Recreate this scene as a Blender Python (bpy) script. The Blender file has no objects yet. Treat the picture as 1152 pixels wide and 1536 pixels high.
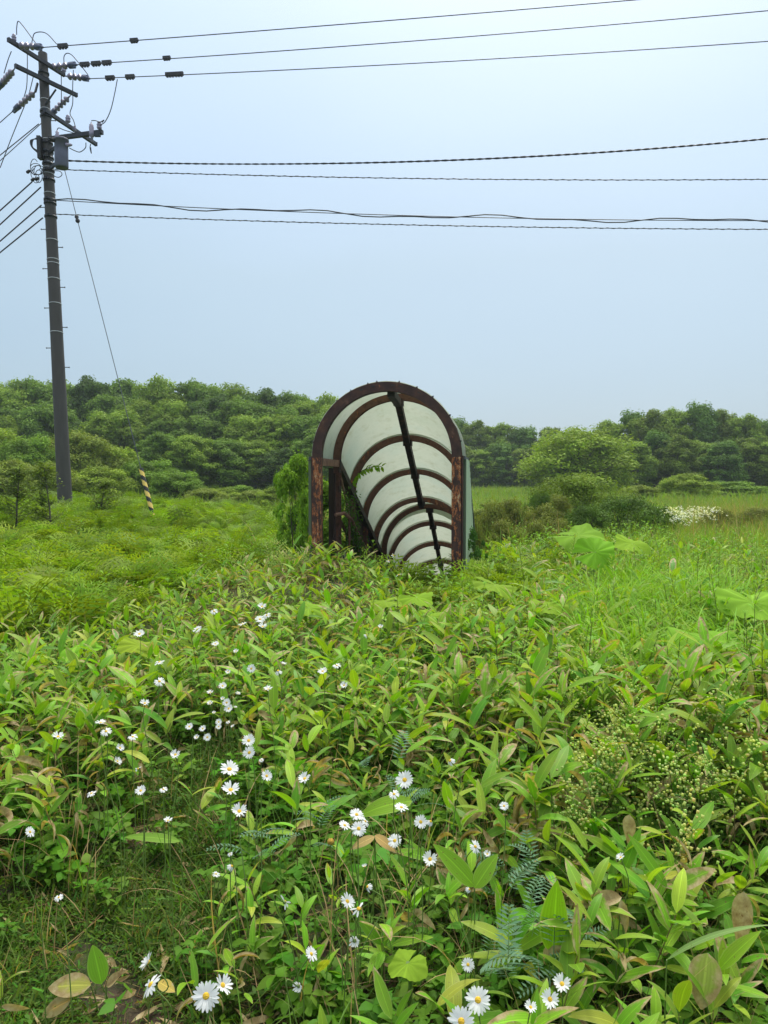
import bpy, math, random
import numpy as np
from mathutils import Vector, Matrix
R = math.radians
rng = np.random.default_rng(7)
random.seed(7)
C = bpy.context.scene.collection
sc = bpy.context.scene

# ------------------------------------------------------------------ camera
EYE = 1.5
FPX = 1109.0
PITCH = math.atan(48 / FPX)
cd = bpy.data.cameras.new('camera')
cam = bpy.data.objects.new('camera', cd)
C.objects.link(cam)
cam.location = (0, 0, EYE)
cam.rotation_euler = (math.pi / 2 - PITCH, 0, 0)
cd.sensor_fit = 'VERTICAL'
cd.sensor_height = 36.0
cd.lens = FPX / 1536 * 36.0
cd.clip_start = 0.05
cd.clip_end = 3000
sc.camera = cam

# ------------------------------------------------------------------ world and sun
SUN_EL, SUN_AZ = R(58), R(18)          # azimuth measured from +Y towards +X: ahead of the camera
w = bpy.data.worlds.new('World')
sc.world = w
w.use_nodes = True
nt = w.node_tree
nt.nodes.clear()
sky = nt.nodes.new('ShaderNodeTexSky')
sky.sky_type = 'NISHITA'
sky.sun_disc = False
sky.sun_elevation = SUN_EL
sky.sun_rotation = SUN_AZ
sky.air_density = 1.0
sky.dust_density = 3.0
bg1 = nt.nodes.new('ShaderNodeBackground')
bg1.inputs[1].default_value = 0.05
nt.links.new(sky.outputs[0], bg1.inputs[0])
tc = nt.nodes.new('ShaderNodeTexCoord')
sx = nt.nodes.new('ShaderNodeSeparateXYZ')
nt.links.new(tc.outputs['Generated'], sx.inputs[0])
rp = nt.nodes.new('ShaderNodeValToRGB')     # the layer of cloud: grey blue low down, brighter overhead
nz = nt.nodes.new('ShaderNodeTexNoise')
nz.inputs['Scale'].default_value = 1.6
nz.inputs['Detail'].default_value = 3
mpn = nt.nodes.new('ShaderNodeMapping')
mpn.inputs['Scale'].default_value = (1, 1, 3)
nt.links.new(tc.outputs['Generated'], mpn.inputs[0])
nt.links.new(mpn.outputs[0], nz.inputs['Vector'])
ma = nt.nodes.new('ShaderNodeMath')
ma.operation = 'MULTIPLY_ADD'
ma.inputs[1].default_value = 0.15
nt.links.new(nz.outputs[0], ma.inputs[0])
nt.links.new(sx.outputs[2], ma.inputs[2])
nt.links.new(ma.outputs[0], rp.inputs[0])
els = rp.color_ramp.elements
SKYC = [(0.0, (.19, .30, .42)), (.14, (.215, .331, .45)), (.36, (.34, .462, .54)), (.48, (.42, .56, .70)), (.62, (.54, .68, .86)), (.80, (1.2, 1.25, 1.25)), (1.0, (1.9, 1.85, 1.75))]
els[0].position, els[0].color = SKYC[0][0], (*SKYC[0][1], 1)
els[1].position, els[1].color = SKYC[-1][0], (*SKYC[-1][1], 1)
for p, c in SKYC[1:-1]:
    e = els.new(p)
    e.color = (*c, 1)
bg2 = nt.nodes.new('ShaderNodeBackground')
bg2.inputs[1].default_value = 1.0
nt.links.new(rp.outputs[0], bg2.inputs[0])
ad = nt.nodes.new('ShaderNodeAddShader')
wo = nt.nodes.new('ShaderNodeOutputWorld')
nt.links.new(bg1.outputs[0], ad.inputs[0])
nt.links.new(bg2.outputs[0], ad.inputs[1])
nt.links.new(ad.outputs[0], wo.inputs[0])

sl = bpy.data.lights.new('sun', 'SUN')
sl.energy = 3.0
sl.angle = R(14)
sl.color = (1.0, .96, .88)
so = bpy.data.objects.new('sun', sl)
C.objects.link(so)
sd = Vector((math.sin(SUN_AZ) * math.cos(SUN_EL), math.cos(SUN_AZ) * math.cos(SUN_EL), math.sin(SUN_EL)))
so.rotation_euler = sd.to_track_quat('Z', 'Y').to_euler()
so.location = (0, 0, 30)

sc.view_settings.view_transform = 'Standard'
sc.view_settings.look = 'None'
sc.view_settings.exposure = 0.0
sc.view_settings.gamma = 1.0
sc.view_settings.use_curve_mapping = False
sc.render.engine = 'CYCLES'
sc.cycles.max_bounces = 8
sc.cycles.diffuse_bounces = 4
sc.cycles.transmission_bounces = 5
sc.cycles.volume_bounces = 1
sc.cycles.caustics_reflective = False
sc.cycles.caustics_refractive = False

# ------------------------------------------------------------------ helpers: picture point <-> place
CP, SP = math.cos(PITCH), math.sin(PITCH)
def ray(px, py):
    a, b = (px - 576) / FPX, (768 - py) / FPX
    return Vector((a, CP + b * SP, -SP + b * CP))
def at(px, py, Y):
    d = ray(px, py)
    return Vector((0, 0, EYE)) + d * (Y / d.y)
def atz(px, py, z):
    d = ray(px, py)
    return Vector((0, 0, EYE)) + d * ((z - EYE) / d.z)
def proj(x, y, z):
    x, y, z = np.asarray(x, float), np.asarray(y, float), np.asarray(z, float) - EYE
    dep = np.maximum(y * CP - z * SP, .05)
    up = y * SP + z * CP
    return 576 + FPX * x / dep, 768 - FPX * up / dep
def inpoly(px, py, poly):
    px, py = np.asarray(px), np.asarray(py)
    r = np.zeros(px.shape, bool)
    n = len(poly)
    for i in range(n):
        x0, y0 = poly[i]
        x1, y1 = poly[(i + 1) % n]
        if y0 == y1:
            continue
        c = ((y0 > py) != (y1 > py)) & (px < (x1 - x0) * (py - y0) / (y1 - y0) + x0)
        r ^= c
    return r
def sstep(a, b, x):
    t = np.clip((np.asarray(x, float) - a) / (b - a), 0, 1)
    return t * t * (3 - 2 * t)

# ------------------------------------------------------------------ the shelter's frame of reference
TO = Vector((.03, 9.9, 0.0))
YAW = R(8.3)
TA = Vector((math.sin(YAW), math.cos(YAW), 0))
TR = Vector((math.cos(YAW), -math.sin(YAW), 0))
SPR = 1.80                  # springing height of the front arch
SLOPE = .445
BAY0, BAY = 1.32, 1.228
def tdrop(v):               # how far the shelter has gone down at distance v along its axis
    return max(0.0, v - BAY0) * SLOPE
JOG = BAY0 + 3 * BAY + .31   # the lower length of the shelter stands a little to the right
def T(u, v, h):             # u across, v along, h above the local floor
    u = u + (.14 if v > JOG - 1e-6 else 0)
    p = TO + TR * u + TA * v
    return Vector((p.x, p.y, h - tdrop(v)))

# ------------------------------------------------------------------ terrain
_ph = rng.uniform(0, 6.28, (10, 2))
def ground(x, y, trench=True):
    x, y = np.asarray(x, float), np.asarray(y, float)
    z = np.zeros(np.broadcast(x, y).shape)
    near = 1 - sstep(40, 90, np.hypot(x, y))
    for i, (fx, fy, a) in enumerate([(.9, .7, .030), (1.7, 1.3, .022), (3.1, 3.6, .014), (.35, .28, .05), (6.1, 5.3, .008)]):
        z = z + a * np.sin(fx * x + _ph[i, 0] + .7 * np.sin(fy * y)) * np.sin(fy * y + _ph[i, 1]) * near
    z = z + .60 * sstep(7, 18, y) * (1 - sstep(21, 31, y)) * (1 - sstep(-8.6, -1.6, x))
    z = z + .26 * np.exp(-((x + 1.0) / 1.0) ** 2 - ((y - 8.5) / 1.1) ** 2)
    z = z - .20 * np.exp(-((x - 1.0) / .9) ** 2 - ((y - 9.0) / 2) ** 2)
    z = z + 1.2 * sstep(60, 220, y) * 0
    if trench:
        dx, dy = x - TO.x, y - TO.y
        u = dx * TR.x + dy * TR.y
        v = dx * TA.x + dy * TA.y
        side = 1 - sstep(1.22, 1.45, np.abs(u))
        along = sstep(-.1, .15, v) * (1 - sstep(12.4, 12.7, v))
        fl = -np.maximum(0, v - BAY0) * SLOPE - .10
        m = side * along
        z = z * (1 - m) + np.minimum(z, fl) * m
    return z

# ------------------------------------------------------------------ materials
def mat(name):
    m = bpy.data.materials.new(name)
    m.use_nodes = True
    n = m.node_tree.nodes
    return m, m.node_tree, n['Principled BSDF'], n['Material Output']
def N(nt, t, **kw):
    n = nt.nodes.new(t)
    for k, v in kw.items():
        setattr(n, k, v)
    return n
def noise(nt, scale, detail=4, rough=.55, vec=None, stretch=None):
    n = N(nt, 'ShaderNodeTexNoise')
    n.inputs['Scale'].default_value = scale
    n.inputs['Detail'].default_value = detail
    n.inputs['Roughness'].default_value = rough
    if vec is None:
        vec = N(nt, 'ShaderNodeTexCoord').outputs['Object']
    if stretch:
        mp = N(nt, 'ShaderNodeMapping')
        mp.inputs['Scale'].default_value = stretch
        nt.links.new(vec, mp.inputs[0])
        vec = mp.outputs[0]
    nt.links.new(vec, n.inputs['Vector'])
    return n.outputs[0]
def ramp(nt, fac, stops, interp='LINEAR'):
    r = N(nt, 'ShaderNodeValToRGB')
    r.color_ramp.interpolation = interp
    e = r.color_ramp.elements
    e[0].position, e[0].color = stops[0][0], (*stops[0][1], 1)
    e[1].position, e[1].color = stops[-1][0], (*stops[-1][1], 1)
    for p, c in stops[1:-1]:
        k = e.new(p)
        k.color = (*c, 1)
    nt.links.new(fac, r.inputs[0])
    return r.outputs[0]
def mix(nt, fac, a, b, mode='MIX'):
    m = N(nt, 'ShaderNodeMix', data_type='RGBA', blend_type=mode)
    for i, v in ((0, fac), (6, a), (7, b)):
        if isinstance(v, (int, float)):
            m.inputs[i].default_value = v
        elif isinstance(v, tuple):
            m.inputs[i].default_value = (*v, 1)
        else:
            nt.links.new(v, m.inputs[i])
    return m.outputs[2]
def mth(nt, op, a, b=None, c=None, clamp=False):
    m = N(nt, 'ShaderNodeMath', operation=op, use_clamp=clamp)
    for i, v in enumerate((a, b, c)):
        if v is None:
            continue
        if isinstance(v, (int, float)):
            m.inputs[i].default_value = v
        else:
            nt.links.new(v, m.inputs[i])
    return m.outputs[0]
def bump(nt, h, strength, dist, bsdf):
    b = N(nt, 'ShaderNodeBump')
    b.inputs['Strength'].default_value = strength
    b.inputs['Distance'].default_value = dist
    nt.links.new(h, b.inputs['Height'])
    nt.links.new(b.outputs[0], bsdf.inputs['Normal'])
def plain(name, col, rough=.6, metal=0, var=.25, scale=8, b=.2, stretch=None):
    m, nt, bs, out = mat(name)
    n = noise(nt, scale, 5, stretch=stretch)
    c = ramp(nt, n, [(.3, tuple(x * (1 - var) for x in col)), (.7, tuple(min(1, x * (1 + var)) for x in col))])
    nt.links.new(c, bs.inputs['Base Color'])
    bs.inputs['Roughness'].default_value = rough
    bs.inputs['Metallic'].default_value = metal
    bump(nt, n, b, .01, bs)
    return m

def leaf_material(name, transl=.38, rough=.5, spec=.22, tint=(1, 1, 1), veins=True):
    m, nt, bs, out = mat(name)
    col = N(nt, 'ShaderNodeAttribute', attribute_name='Col').outputs['Color']
    at_ = N(nt, 'ShaderNodeAttribute', attribute_name='LeafA')
    s = N(nt, 'ShaderNodeSeparateXYZ')
    nt.links.new(at_.outputs['Vector'], s.inputs[0])
    u, v, dry = s.outputs
    if veins:
        st = mth(nt, 'SINE', mth(nt, 'MULTIPLY', v, 26.0))
        k = mth(nt, 'MULTIPLY_ADD', st, .07, 1.0)
        rib = mth(nt, 'LESS_THAN', mth(nt, 'ABSOLUTE', v), .07)
        k = mth(nt, 'MULTIPLY_ADD', rib, .35, k)
        cx = N(nt, 'ShaderNodeCombineXYZ')
        for i in range(3):
            nt.links.new(k, cx.inputs[i])
        col = mix(nt, 1.0, col, cx.outputs[0], 'MULTIPLY')
        edge = mth(nt, 'MULTIPLY', mth(nt, 'SUBTRACT', mth(nt, 'ABSOLUTE', v), .86), 5.0, clamp=True)
        col = mix(nt, mth(nt, 'MULTIPLY', edge, .55), col, (.50, .56, .22))
        n1 = noise(nt, 38, 4, .6)
        n2 = noise(nt, 9, 3, .6)
        e = mth(nt, 'ADD', mth(nt, 'MULTIPLY', mth(nt, 'ABSOLUTE', v), .45), mth(nt, 'MULTIPLY', mth(nt, 'POWER', u, 3.0), .55))
        e = mth(nt, 'ADD', e, mth(nt, 'MULTIPLY', n1, .8))
        e = mth(nt, 'ADD', e, mth(nt, 'MULTIPLY', dry, 1.5))
        msk = mth(nt, 'MULTIPLY', mth(nt, 'SUBTRACT', e, 1.24), 5.0, clamp=True)
        tan = ramp(nt, n1, [(.3, (.24, .15, .06)), (.5, (.42, .32, .15)), (.68, (.56, .47, .26))])
        col = mix(nt, msk, col, tan)
        col = mix(nt, mth(nt, 'MULTIPLY', mth(nt, 'SUBTRACT', n2, .5), 1.3, clamp=True), col, (.36, .36, .07))
        n4 = noise(nt, 130, 2, .5)
        col = mix(nt, mth(nt, 'MULTIPLY', mth(nt, 'SUBTRACT', n4, .68), 14.0, clamp=True), col, (.22, .14, .05))
    if tint != (1, 1, 1):
        col = mix(nt, 1.0, col, tint, 'MULTIPLY')
    nt.links.new(col, bs.inputs['Base Color'])
    bs.inputs['Roughness'].default_value = rough
    bs.inputs['Specular IOR Level'].default_value = spec
    tr = N(nt, 'ShaderNodeBsdfTranslucent')
    tcol = mix(nt, 1.0, col, (1.15, 1.15, .35) if name != 'white_petal' else (1, 1, 1), 'MULTIPLY')
    nt.links.new(tcol, tr.inputs[0])
    mx = N(nt, 'ShaderNodeMixShader')
    mx.inputs[0].default_value = transl
    nt.links.new(bs.outputs[0], mx.inputs[1])
    nt.links.new(tr.outputs[0], mx.inputs[2])
    nt.links.new(mx.outputs[0], out.inputs[0])
    return m

M = {}
M['leaf'] = leaf_material('broad_leaf')
M['herb'] = leaf_material('herb_leaf', .42, .55, .15, veins=False)
M['crown'] = leaf_material('tree_leaf', .30, .65, .12, veins=False)
M['petal'] = leaf_material('white_petal', .35, .6, .2, veins=False)

m, nt, bs, out = mat('soil')
n1 = noise(nt, 2.6, 8, .7); n2 = noise(nt, 30, 10, .75)
c = ramp(nt, n2, [(.3, (.026, .017, .011)), (.5, (.075, .05, .028)), (.72, (.17, .12, .065))])
g = ramp(nt, n2, [(.3, (.02, .035, .008)), (.7, (.075, .11, .02))])
c = mix(nt, ramp(nt, n1, [(.42, (0, 0, 0)), (.56, (1, 1, 1))]), c, g)
geo = N(nt, 'ShaderNodeNewGeometry')
s = N(nt, 'ShaderNodeSeparateXYZ'); nt.links.new(geo.outputs['Position'], s.inputs[0])
far = mth(nt, 'MULTIPLY', mth(nt, 'SUBTRACT', s.outputs[1], 9.0), .15, clamp=True)
c = mix(nt, far, c, ramp(nt, n1, [(.35, (.028, .045, .012)), (.65, (.055, .08, .02))]))
nt.links.new(c, bs.inputs['Base Color'])
bs.inputs['Roughness'].default_value = .95
bump(nt, n2, .8, .03, bs)
M['soil'] = m

# painted steel gone to rust
def rusty(name, peel, base=(.030, .012, .010), light=(.17, .085, .06), cream=(.46, .33, .20)):
    m, nt, bs, out = mat(name)
    big = noise(nt, 2.2, 4, .6)
    fine = noise(nt, 26, 7, .68, stretch=(1, 1, .38))
    mid = noise(nt, 8, 6, .65)
    c = ramp(nt, mid, [(.32, base), (.52, tuple(b * 1.9 for b in base)), (.64, (.085, .032, .02)), (.78, light)])
    f = mth(nt, 'ADD', fine, mth(nt, 'MULTIPLY', mth(nt, 'SUBTRACT', big, .5), .5))
    rust = ramp(nt, noise(nt, 60, 4), [(.3, (.20, .045, .014)), (.7, (.46, .15, .045))])
    c = mix(nt, ramp(nt, f, [(.66 - .16 * peel, (0, 0, 0)), (.70 - .16 * peel, (1, 1, 1))]), c, rust)
    c = mix(nt, ramp(nt, f, [(.75 - .15 * peel, (0, 0, 0)), (.78 - .15 * peel, (1, 1, 1))]), c, cream)
    nt.links.new(c, bs.inputs['Base Color'])
    bs.inputs['Roughness'].default_value = .72
    bump(nt, fine, .5, .01, bs)
    return m
M['rust'] = rusty('rusty_painted_steel', 0.0)
M['peel'] = rusty('peeling_painted_steel', 1.0)
M['rib'] = rusty('rusty_rib_steel', .35, base=(.090, .038, .026), light=(.30, .18, .13), cream=(.36, .23, .16))
M['black'] = rusty('tarred_steel', -.6, base=(.014, .009, .011), light=(.05, .03, .025))
M['pink'] = plain('faded_rail_paint', (.30, .15, .11), .7, 0, .4, 14)

m, nt, bs, out = mat('translucent_sheet')
n1 = noise(nt, .9, 5, .6); n2 = noise(nt, 5, 6, .7); n3 = noise(nt, 45, 3, .5)
c = ramp(nt, n1, [(.3, (.33, .39, .29)), (.5, (.40, .44, .345)), (.72, (.33, .41, .335))])
c = mix(nt, ramp(nt, n2, [(.52, (0, 0, 0)), (.72, (.6, .6, .6))]), c, (.25, .27, .17))
ns_ = noise(nt, 3.0, 6, .7, stretch=(5, 5, .5))
c = mix(nt, ramp(nt, ns_, [(.52, (0, 0, 0)), (.70, (.22, .22, .22))]), c, (.24, .27, .17))
c = mix(nt, ramp(nt, n3, [(.74, (0, 0, 0)), (.77, (1, 1, 1))]), c, (.22, .15, .07))
nt.links.new(c, bs.inputs['Base Color'])
bs.inputs['Roughness'].default_value = .5
tr = N(nt, 'ShaderNodeBsdfTranslucent'); nt.links.new(c, tr.inputs[0])
mx = N(nt, 'ShaderNodeMixShader'); mx.inputs[0].default_value = .60
nt.links.new(bs.outputs[0], mx.inputs[1]); nt.links.new(tr.outputs[0], mx.inputs[2]); nt.links.new(mx.outputs[0], out.inputs[0])
M['frp'] = m

m, nt, bs, out = mat('green_corrugated_sheet')
n1 = noise(nt, 3, 5, .6, stretch=(1, 1, .25)); n2 = noise(nt, 20, 5, .7, stretch=(1, 1, .2))
c = ramp(nt, n1, [(.3, (.40, .52, .36)), (.6, (.48, .57, .40)), (.8, (.52, .54, .36))])
c = mix(nt, ramp(nt, n2, [(.62, (0, 0, 0)), (.8, (.6, .6, .6))]), c, (.30, .25, .15))
nt.links.new(c, bs.inputs['Base Color']); bs.inputs['Roughness'].default_value = .5
M['greensheet'] = m
M['shadebrown'] = plain('rust_shade_brown', (.035, .018, .015), .85, 0, .5, 6, stretch=(1, 1, .4))  # rust brown with the dim interior's shade put into the colour
M['greypanel'] = plain('grey_sheet', (.16, .17, .17), .6, 0, .3, 9, stretch=(4, 4, .4))
M['concrete'] = plain('stair_concrete', (.16, .15, .13), .9, 0, .35, 6, .4)
M['pole'] = plain('spun_concrete', (.064, .057, .052), .62, 0, .14, 5, .1, stretch=(3, 3, .5))
M['galv'] = plain('galvanised_steel', (.085, .095, .105), .5, .3, .25, 12)
M['arm'] = plain('dark_arm_steel', (.030, .034, .042), .5, .3, .25, 12)
M['cable'] = plain('cable_sheath', (.022, .026, .032), .55, 0, .1, 10)
M['conductor'] = plain('bare_conductor', (.07, .08, .09), .5, .3, .1, 10)
M['porcelain'] = plain('porcelain', (.30, .27, .36), .25, 0, .12, 20)
M['bluecap'] = plain('insulator_cap', (.09, .11, .19), .4, 0, .2, 20)
M['tank'] = plain('transformer_tank', (.115, .12, .165), .45, .2, .15, 5)
M['white'] = plain('white_band', (.52, .55, .58), .5, 0, .1, 20)
M['bark'] = plain('bark', (.10, .085, .065), .9, 0, .35, 8, .5, stretch=(3, 3, .6))
M['yellow'] = plain('yellow_disc', (.72, .46, .03), .8, 0, .25, 180, .6)
M['brownhead'] = plain('spent_head', (.42, .25, .03), .8, 0, .3, 160, .6)
M['gold'] = plain('guard_yellow', (.85, .60, .14), .5, 0, .12, 30)
M['gblack'] = plain('guard_black', (.02, .02, .022), .5, 0, .2, 30)

# ------------------------------------------------------------------ object helpers
def tag(o, label=None, cat=None, group=None, kind=None):
    if label: o['label'] = label
    if cat: o['category'] = cat
    if group: o['group'] = group
    if kind: o['kind'] = kind
    return o
def empty(name, loc=(0, 0, 0), rz=0):
    o = bpy.data.objects.new(name, None)
    o.empty_display_size = .1
    o.location = loc
    o.rotation_euler = (0, 0, rz)
    C.objects.link(o)
    return o
def link_mesh(name, me, parent=None, loc=None):
    o = bpy.data.objects.new(name, me)
    C.objects.link(o)
    if parent is not None:
        o.parent = parent
    if loc is not None:
        o.location = loc
    return o

class MB:                                # a mesh gathered from plain shapes
    def __init__(s):
        s.v, s.f, s.sm = [], [], []
    def add(s, vs, fs, smooth=False):
        b = len(s.v)
        s.v += [tuple(v) for v in vs]
        s.f += [tuple(b + i for i in f) for f in fs]
        s.sm += [smooth] * len(fs)
        return s
    def box(s, c, ax, ay, az, sx, sy, sz):
        c = Vector(c)
        vs = [c + ax * (sx / 2 * i) + ay * (sy / 2 * j) + az * (sz / 2 * k) for i in (-1, 1) for j in (-1, 1) for k in (-1, 1)]
        return s.add(vs, [(0, 1, 3, 2), (4, 6, 7, 5), (0, 4, 5, 1), (2, 3, 7, 6), (0, 2, 6, 4), (1, 5, 7, 3)])
    def bar(s, p, q, wx, wz, up=Vector((0, 0, 1))):
        p, q = Vector(p), Vector(q)
        d = (q - p); L = d.length; d.normalize()
        x = d.cross(up)
        if x.length < 1e-4: x = Vector((1, 0, 0))
        x.normalize(); z = x.cross(d)
        return s.box((p + q) / 2, x, d, z, wx, L, wz)
    def tube(s, pts, r, n=8, cap=True):
        pts = [Vector(p) for p in pts]
        rs = r if isinstance(r, (list, tuple)) else [r] * len(pts)
        rings = []
        prev = None
        for i, p in enumerate(pts):
            d = pts[min(i + 1, len(pts) - 1)] - pts[max(i - 1, 0)]
            d.normalize()
            if prev is None:
                x = d.cross(Vector((0, 0, 1)))
                if x.length < .05: x = d.cross(Vector((1, 0, 0)))
            else:
                x = prev - d * prev.dot(d)
            x.normalize(); prev = x
            y = d.cross(x)
            rings.append([p + (x * math.cos(2 * math.pi * k / n) + y * math.sin(2 * math.pi * k / n)) * rs[i] for k in range(n)])
        vs = [v for rg in rings for v in rg]
        fs = [(i * n + k, i * n + (k + 1) % n, (i + 1) * n + (k + 1) % n, (i + 1) * n + k) for i in range(len(pts) - 1) for k in range(n)]
        s.add(vs, fs, True)
        if cap:
            s.add(rings[0], [tuple(range(n))[::-1]]); s.add(rings[-1], [tuple(range(n))])
        return s
    def lathe(s, base, axis, prof, n=12):        # prof: (distance along the axis, radius)
        base, axis = Vector(base), Vector(axis).normalized()
        x = axis.cross(Vector((0, 0, 1)))
        if x.length < .05: x = Vector((1, 0, 0))
        x.normalize(); y = axis.cross(x)
        vs = [base + axis * a + (x * math.cos(2 * math.pi * k / n) + y * math.sin(2 * math.pi * k / n)) * r for a, r in prof for k in range(n)]
        fs = [(i * n + k, i * n + (k + 1) % n, (i + 1) * n + (k + 1) % n, (i + 1) * n + k) for i in range(len(prof) - 1) for k in range(n)]
        return s.add(vs, fs, True)
    def sweep(s, frames, section, closed_section=True, smooth=False):
        # frames: list of functions-evaluated (origin, ex, ey); section: list of (a, b)
        n = len(section)
        vs = [o + ex * a + ey * b for (o, ex, ey) in frames for a, b in section]
        m_ = n if closed_section else n - 1
        fs = [(i * n + k, i * n + (k + 1) % n, (i + 1) * n + (k + 1) % n, (i + 1) * n + k) for i in range(len(frames) - 1) for k in range(m_)]
        s.add(vs, fs, smooth)
        return s
    def build(s, name, m, parent=None, origin=None):
        me = bpy.data.meshes.new(name)
        vs = s.v
        if origin is not None:
            o_ = Vector(origin)
            vs = [tuple(Vector(v) - o_) for v in vs]
        me.from_pydata(vs, [], s.f)
        me.polygons.foreach_set('use_smooth', s.sm)
        me.materials.append(m)
        me.update()
        return link_mesh(name, me, parent, origin)

# ------------------------------------------------------------------ leaves in bulk
class Tm:                                # a template: vertices, quads, colour, (u, v, dry)
    def __init__(s):
        s.V, s.F, s.C, s.A, s.n = [], [], [], [], 0
    def put(s, V, F, col, A):
        s.V.append(V); s.F.append(F + s.n)
        s.C.append(np.broadcast_to(np.asarray(col, float), (len(V), 3)))
        s.A.append(A); s.n += len(V)
    def done(s):
        s.V = np.concatenate(s.V); s.F = np.concatenate(s.F); s.C = np.concatenate(s.C); s.A = np.concatenate(s.A)
        return s
def rot(yaw=0., pitch=0., roll=0.):
    cy, sy, cp, sp, cr, sr = math.cos(yaw), math.sin(yaw), math.cos(pitch), math.sin(pitch), math.cos(roll), math.sin(roll)
    Rz = np.array([[cy, -sy, 0], [sy, cy, 0], [0, 0, 1]])
    Rx = np.array([[1, 0, 0], [0, cp, -sp], [0, sp, cp]])
    Ry = np.array([[cr, 0, sr], [0, 1, 0], [-sr, 0, cr]])
    return Rz @ Rx @ Ry
PROF = {
    'lance': lambda t: np.sin(np.pi * np.clip(t, 0, 1) ** .78) ** .75,
    'ovate': lambda t: np.sin(np.pi * np.clip(t, 0, 1) ** .62) ** .8,
    'blade': lambda t: (1 - t ** 2.2) * (.55 + .45 * np.minimum(1, t * 5)),
    'petal': lambda t: np.minimum(1, .45 + 1.4 * t) * (1 - np.clip((t - .82) / .18, 0, 1) ** 2 * .62),
}
def leaf_geo(L, W, seg=6, droop=.8, fold=.25, prof='lance', curl=0., twist=0.):
    t = np.linspace(0, 1, seg + 1)
    th = -droop * t ** 1.4
    ds = L / seg
    y = np.concatenate([[0], np.cumsum(np.cos((th[1:] + th[:-1]) / 2) * ds)])
    z = np.concatenate([[0], np.cumsum(np.sin((th[1:] + th[:-1]) / 2) * ds)])
    wd = W / 2 * np.maximum(PROF[prof](t), .05)
    V, A = [], []
    for i in range(seg + 1):
        f = fold + curl * t[i]
        tw = twist * t[i]
        for v in (-1, 0, 1):
            a, b = v * wd[i] * math.cos(f), abs(v) * wd[i] * math.sin(f)
            a, b = a * math.cos(tw) - b * math.sin(tw), a * math.sin(tw) + b * math.cos(tw)
            V.append((a, y[i] - b * math.sin(th[i]), z[i] + b * math.cos(th[i])))
            A.append((t[i], v, 0))
    F = [(i * 3 + k, i * 3 + k + 1, i * 3 + k + 4, i * 3 + k + 3) for i in range(seg) for k in (0, 1)]
    return np.array(V), np.array(F), np.array(A, float)
def add_leaf(T_, pos, Rm, col, dry=0., **kw):
    V, F, A = leaf_geo(**kw)
    A = A.copy(); A[:, 2] = dry
    T_.put(V @ Rm.T + np.asarray(pos), F, col, A)
def add_stem(T_, pts, r0, r1, col, dry=0.):
    pts = np.asarray(pts, float)
    n = len(pts)
    V, F = [], []
    for i, p in enumerate(pts):
        d = pts[min(i + 1, n - 1)] - pts[max(i - 1, 0)]
        d /= np.linalg.norm(d) + 1e-9
        x = np.cross(d, (0.31, .9, .12)); x /= np.linalg.norm(x) + 1e-9
        y = np.cross(d, x)
        r = r0 + (r1 - r0) * i / (n - 1)
        for k in range(3):
            a = 2 * math.pi * k / 3
            V.append(p + (x * math.cos(a) + y * math.sin(a)) * r)
    for i in range(n - 1):
        for k in range(3):
            F.append((i * 3 + k, i * 3 + (k + 1) % 3, (i + 1) * 3 + (k + 1) % 3, (i + 1) * 3 + k))
    A = np.zeros((len(V), 3)); A[:, 0] = .3; A[:, 1] = .3; A[:, 2] = dry - .6
    T_.put(np.array(V), np.array(F), col, A)

def cloud(name, tms, idx, pos, yaw, scale, tilt=None, colmul=None, m=None, parent=None, label=None, cat=None, kind='stuff', loc=None):
    """many copies of the templates laid out as one mesh"""
    Vs, Fs, Cs, As, off = [], [], [], [], 0
    n = len(pos)
    pos = np.asarray(pos, float)
    tilt = np.zeros((n, 2)) if tilt is None else tilt
    colmul = np.ones((n, 3)) if colmul is None else colmul
    for k, tm in enumerate(tms):
        s_ = np.where(idx == k)[0]
        if not len(s_):
            continue
        cy, sy = np.cos(yaw[s_]), np.sin(yaw[s_])
        Rz = np.zeros((len(s_), 3, 3)); Rz[:, 0, 0] = cy; Rz[:, 0, 1] = -sy; Rz[:, 1, 0] = sy; Rz[:, 1, 1] = cy; Rz[:, 2, 2] = 1
        tx, ty = tilt[s_, 0], tilt[s_, 1]
        Rt = np.zeros((len(s_), 3, 3))
        Rt[:, 0, 0] = np.cos(ty); Rt[:, 0, 2] = np.sin(ty); Rt[:, 2, 0] = -np.sin(ty); Rt[:, 2, 2] = np.cos(ty); Rt[:, 1, 1] = 1
        Ru = np.zeros((len(s_), 3, 3))
        Ru[:, 0, 0] = 1; Ru[:, 1, 1] = np.cos(tx); Ru[:, 1, 2] = -np.sin(tx); Ru[:, 2, 1] = np.sin(tx); Ru[:, 2, 2] = np.cos(tx)
        Rm = Rt @ Ru @ Rz
        V = np.einsum('nij,vj->nvi', Rm, tm.V) * scale[s_][:, None, None] + pos[s_][:, None, :]
        Vs.append(V.reshape(-1, 3))
        nv = len(tm.V)
        Fs.append((tm.F[None] + (off + np.arange(len(s_)) * nv)[:, None, None]).reshape(-1, 4))
        Cs.append((tm.C[None] * colmul[s_][:, None, :]).reshape(-1, 3))
        As.append(np.broadcast_to(tm.A[None], (len(s_), nv, 3)).reshape(-1, 3))
        off += nv * len(s_)
    V = np.concatenate(Vs); F = np.concatenate(Fs); Cc = np.clip(np.concatenate(Cs), 0, 1); A = np.concatenate(As)
    me = mesh_np(name, V, F, Cc, A, m)
    o = link_mesh(name, me, parent, loc)
    if label: tag(o, label, cat, kind=kind)
    return o
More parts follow.
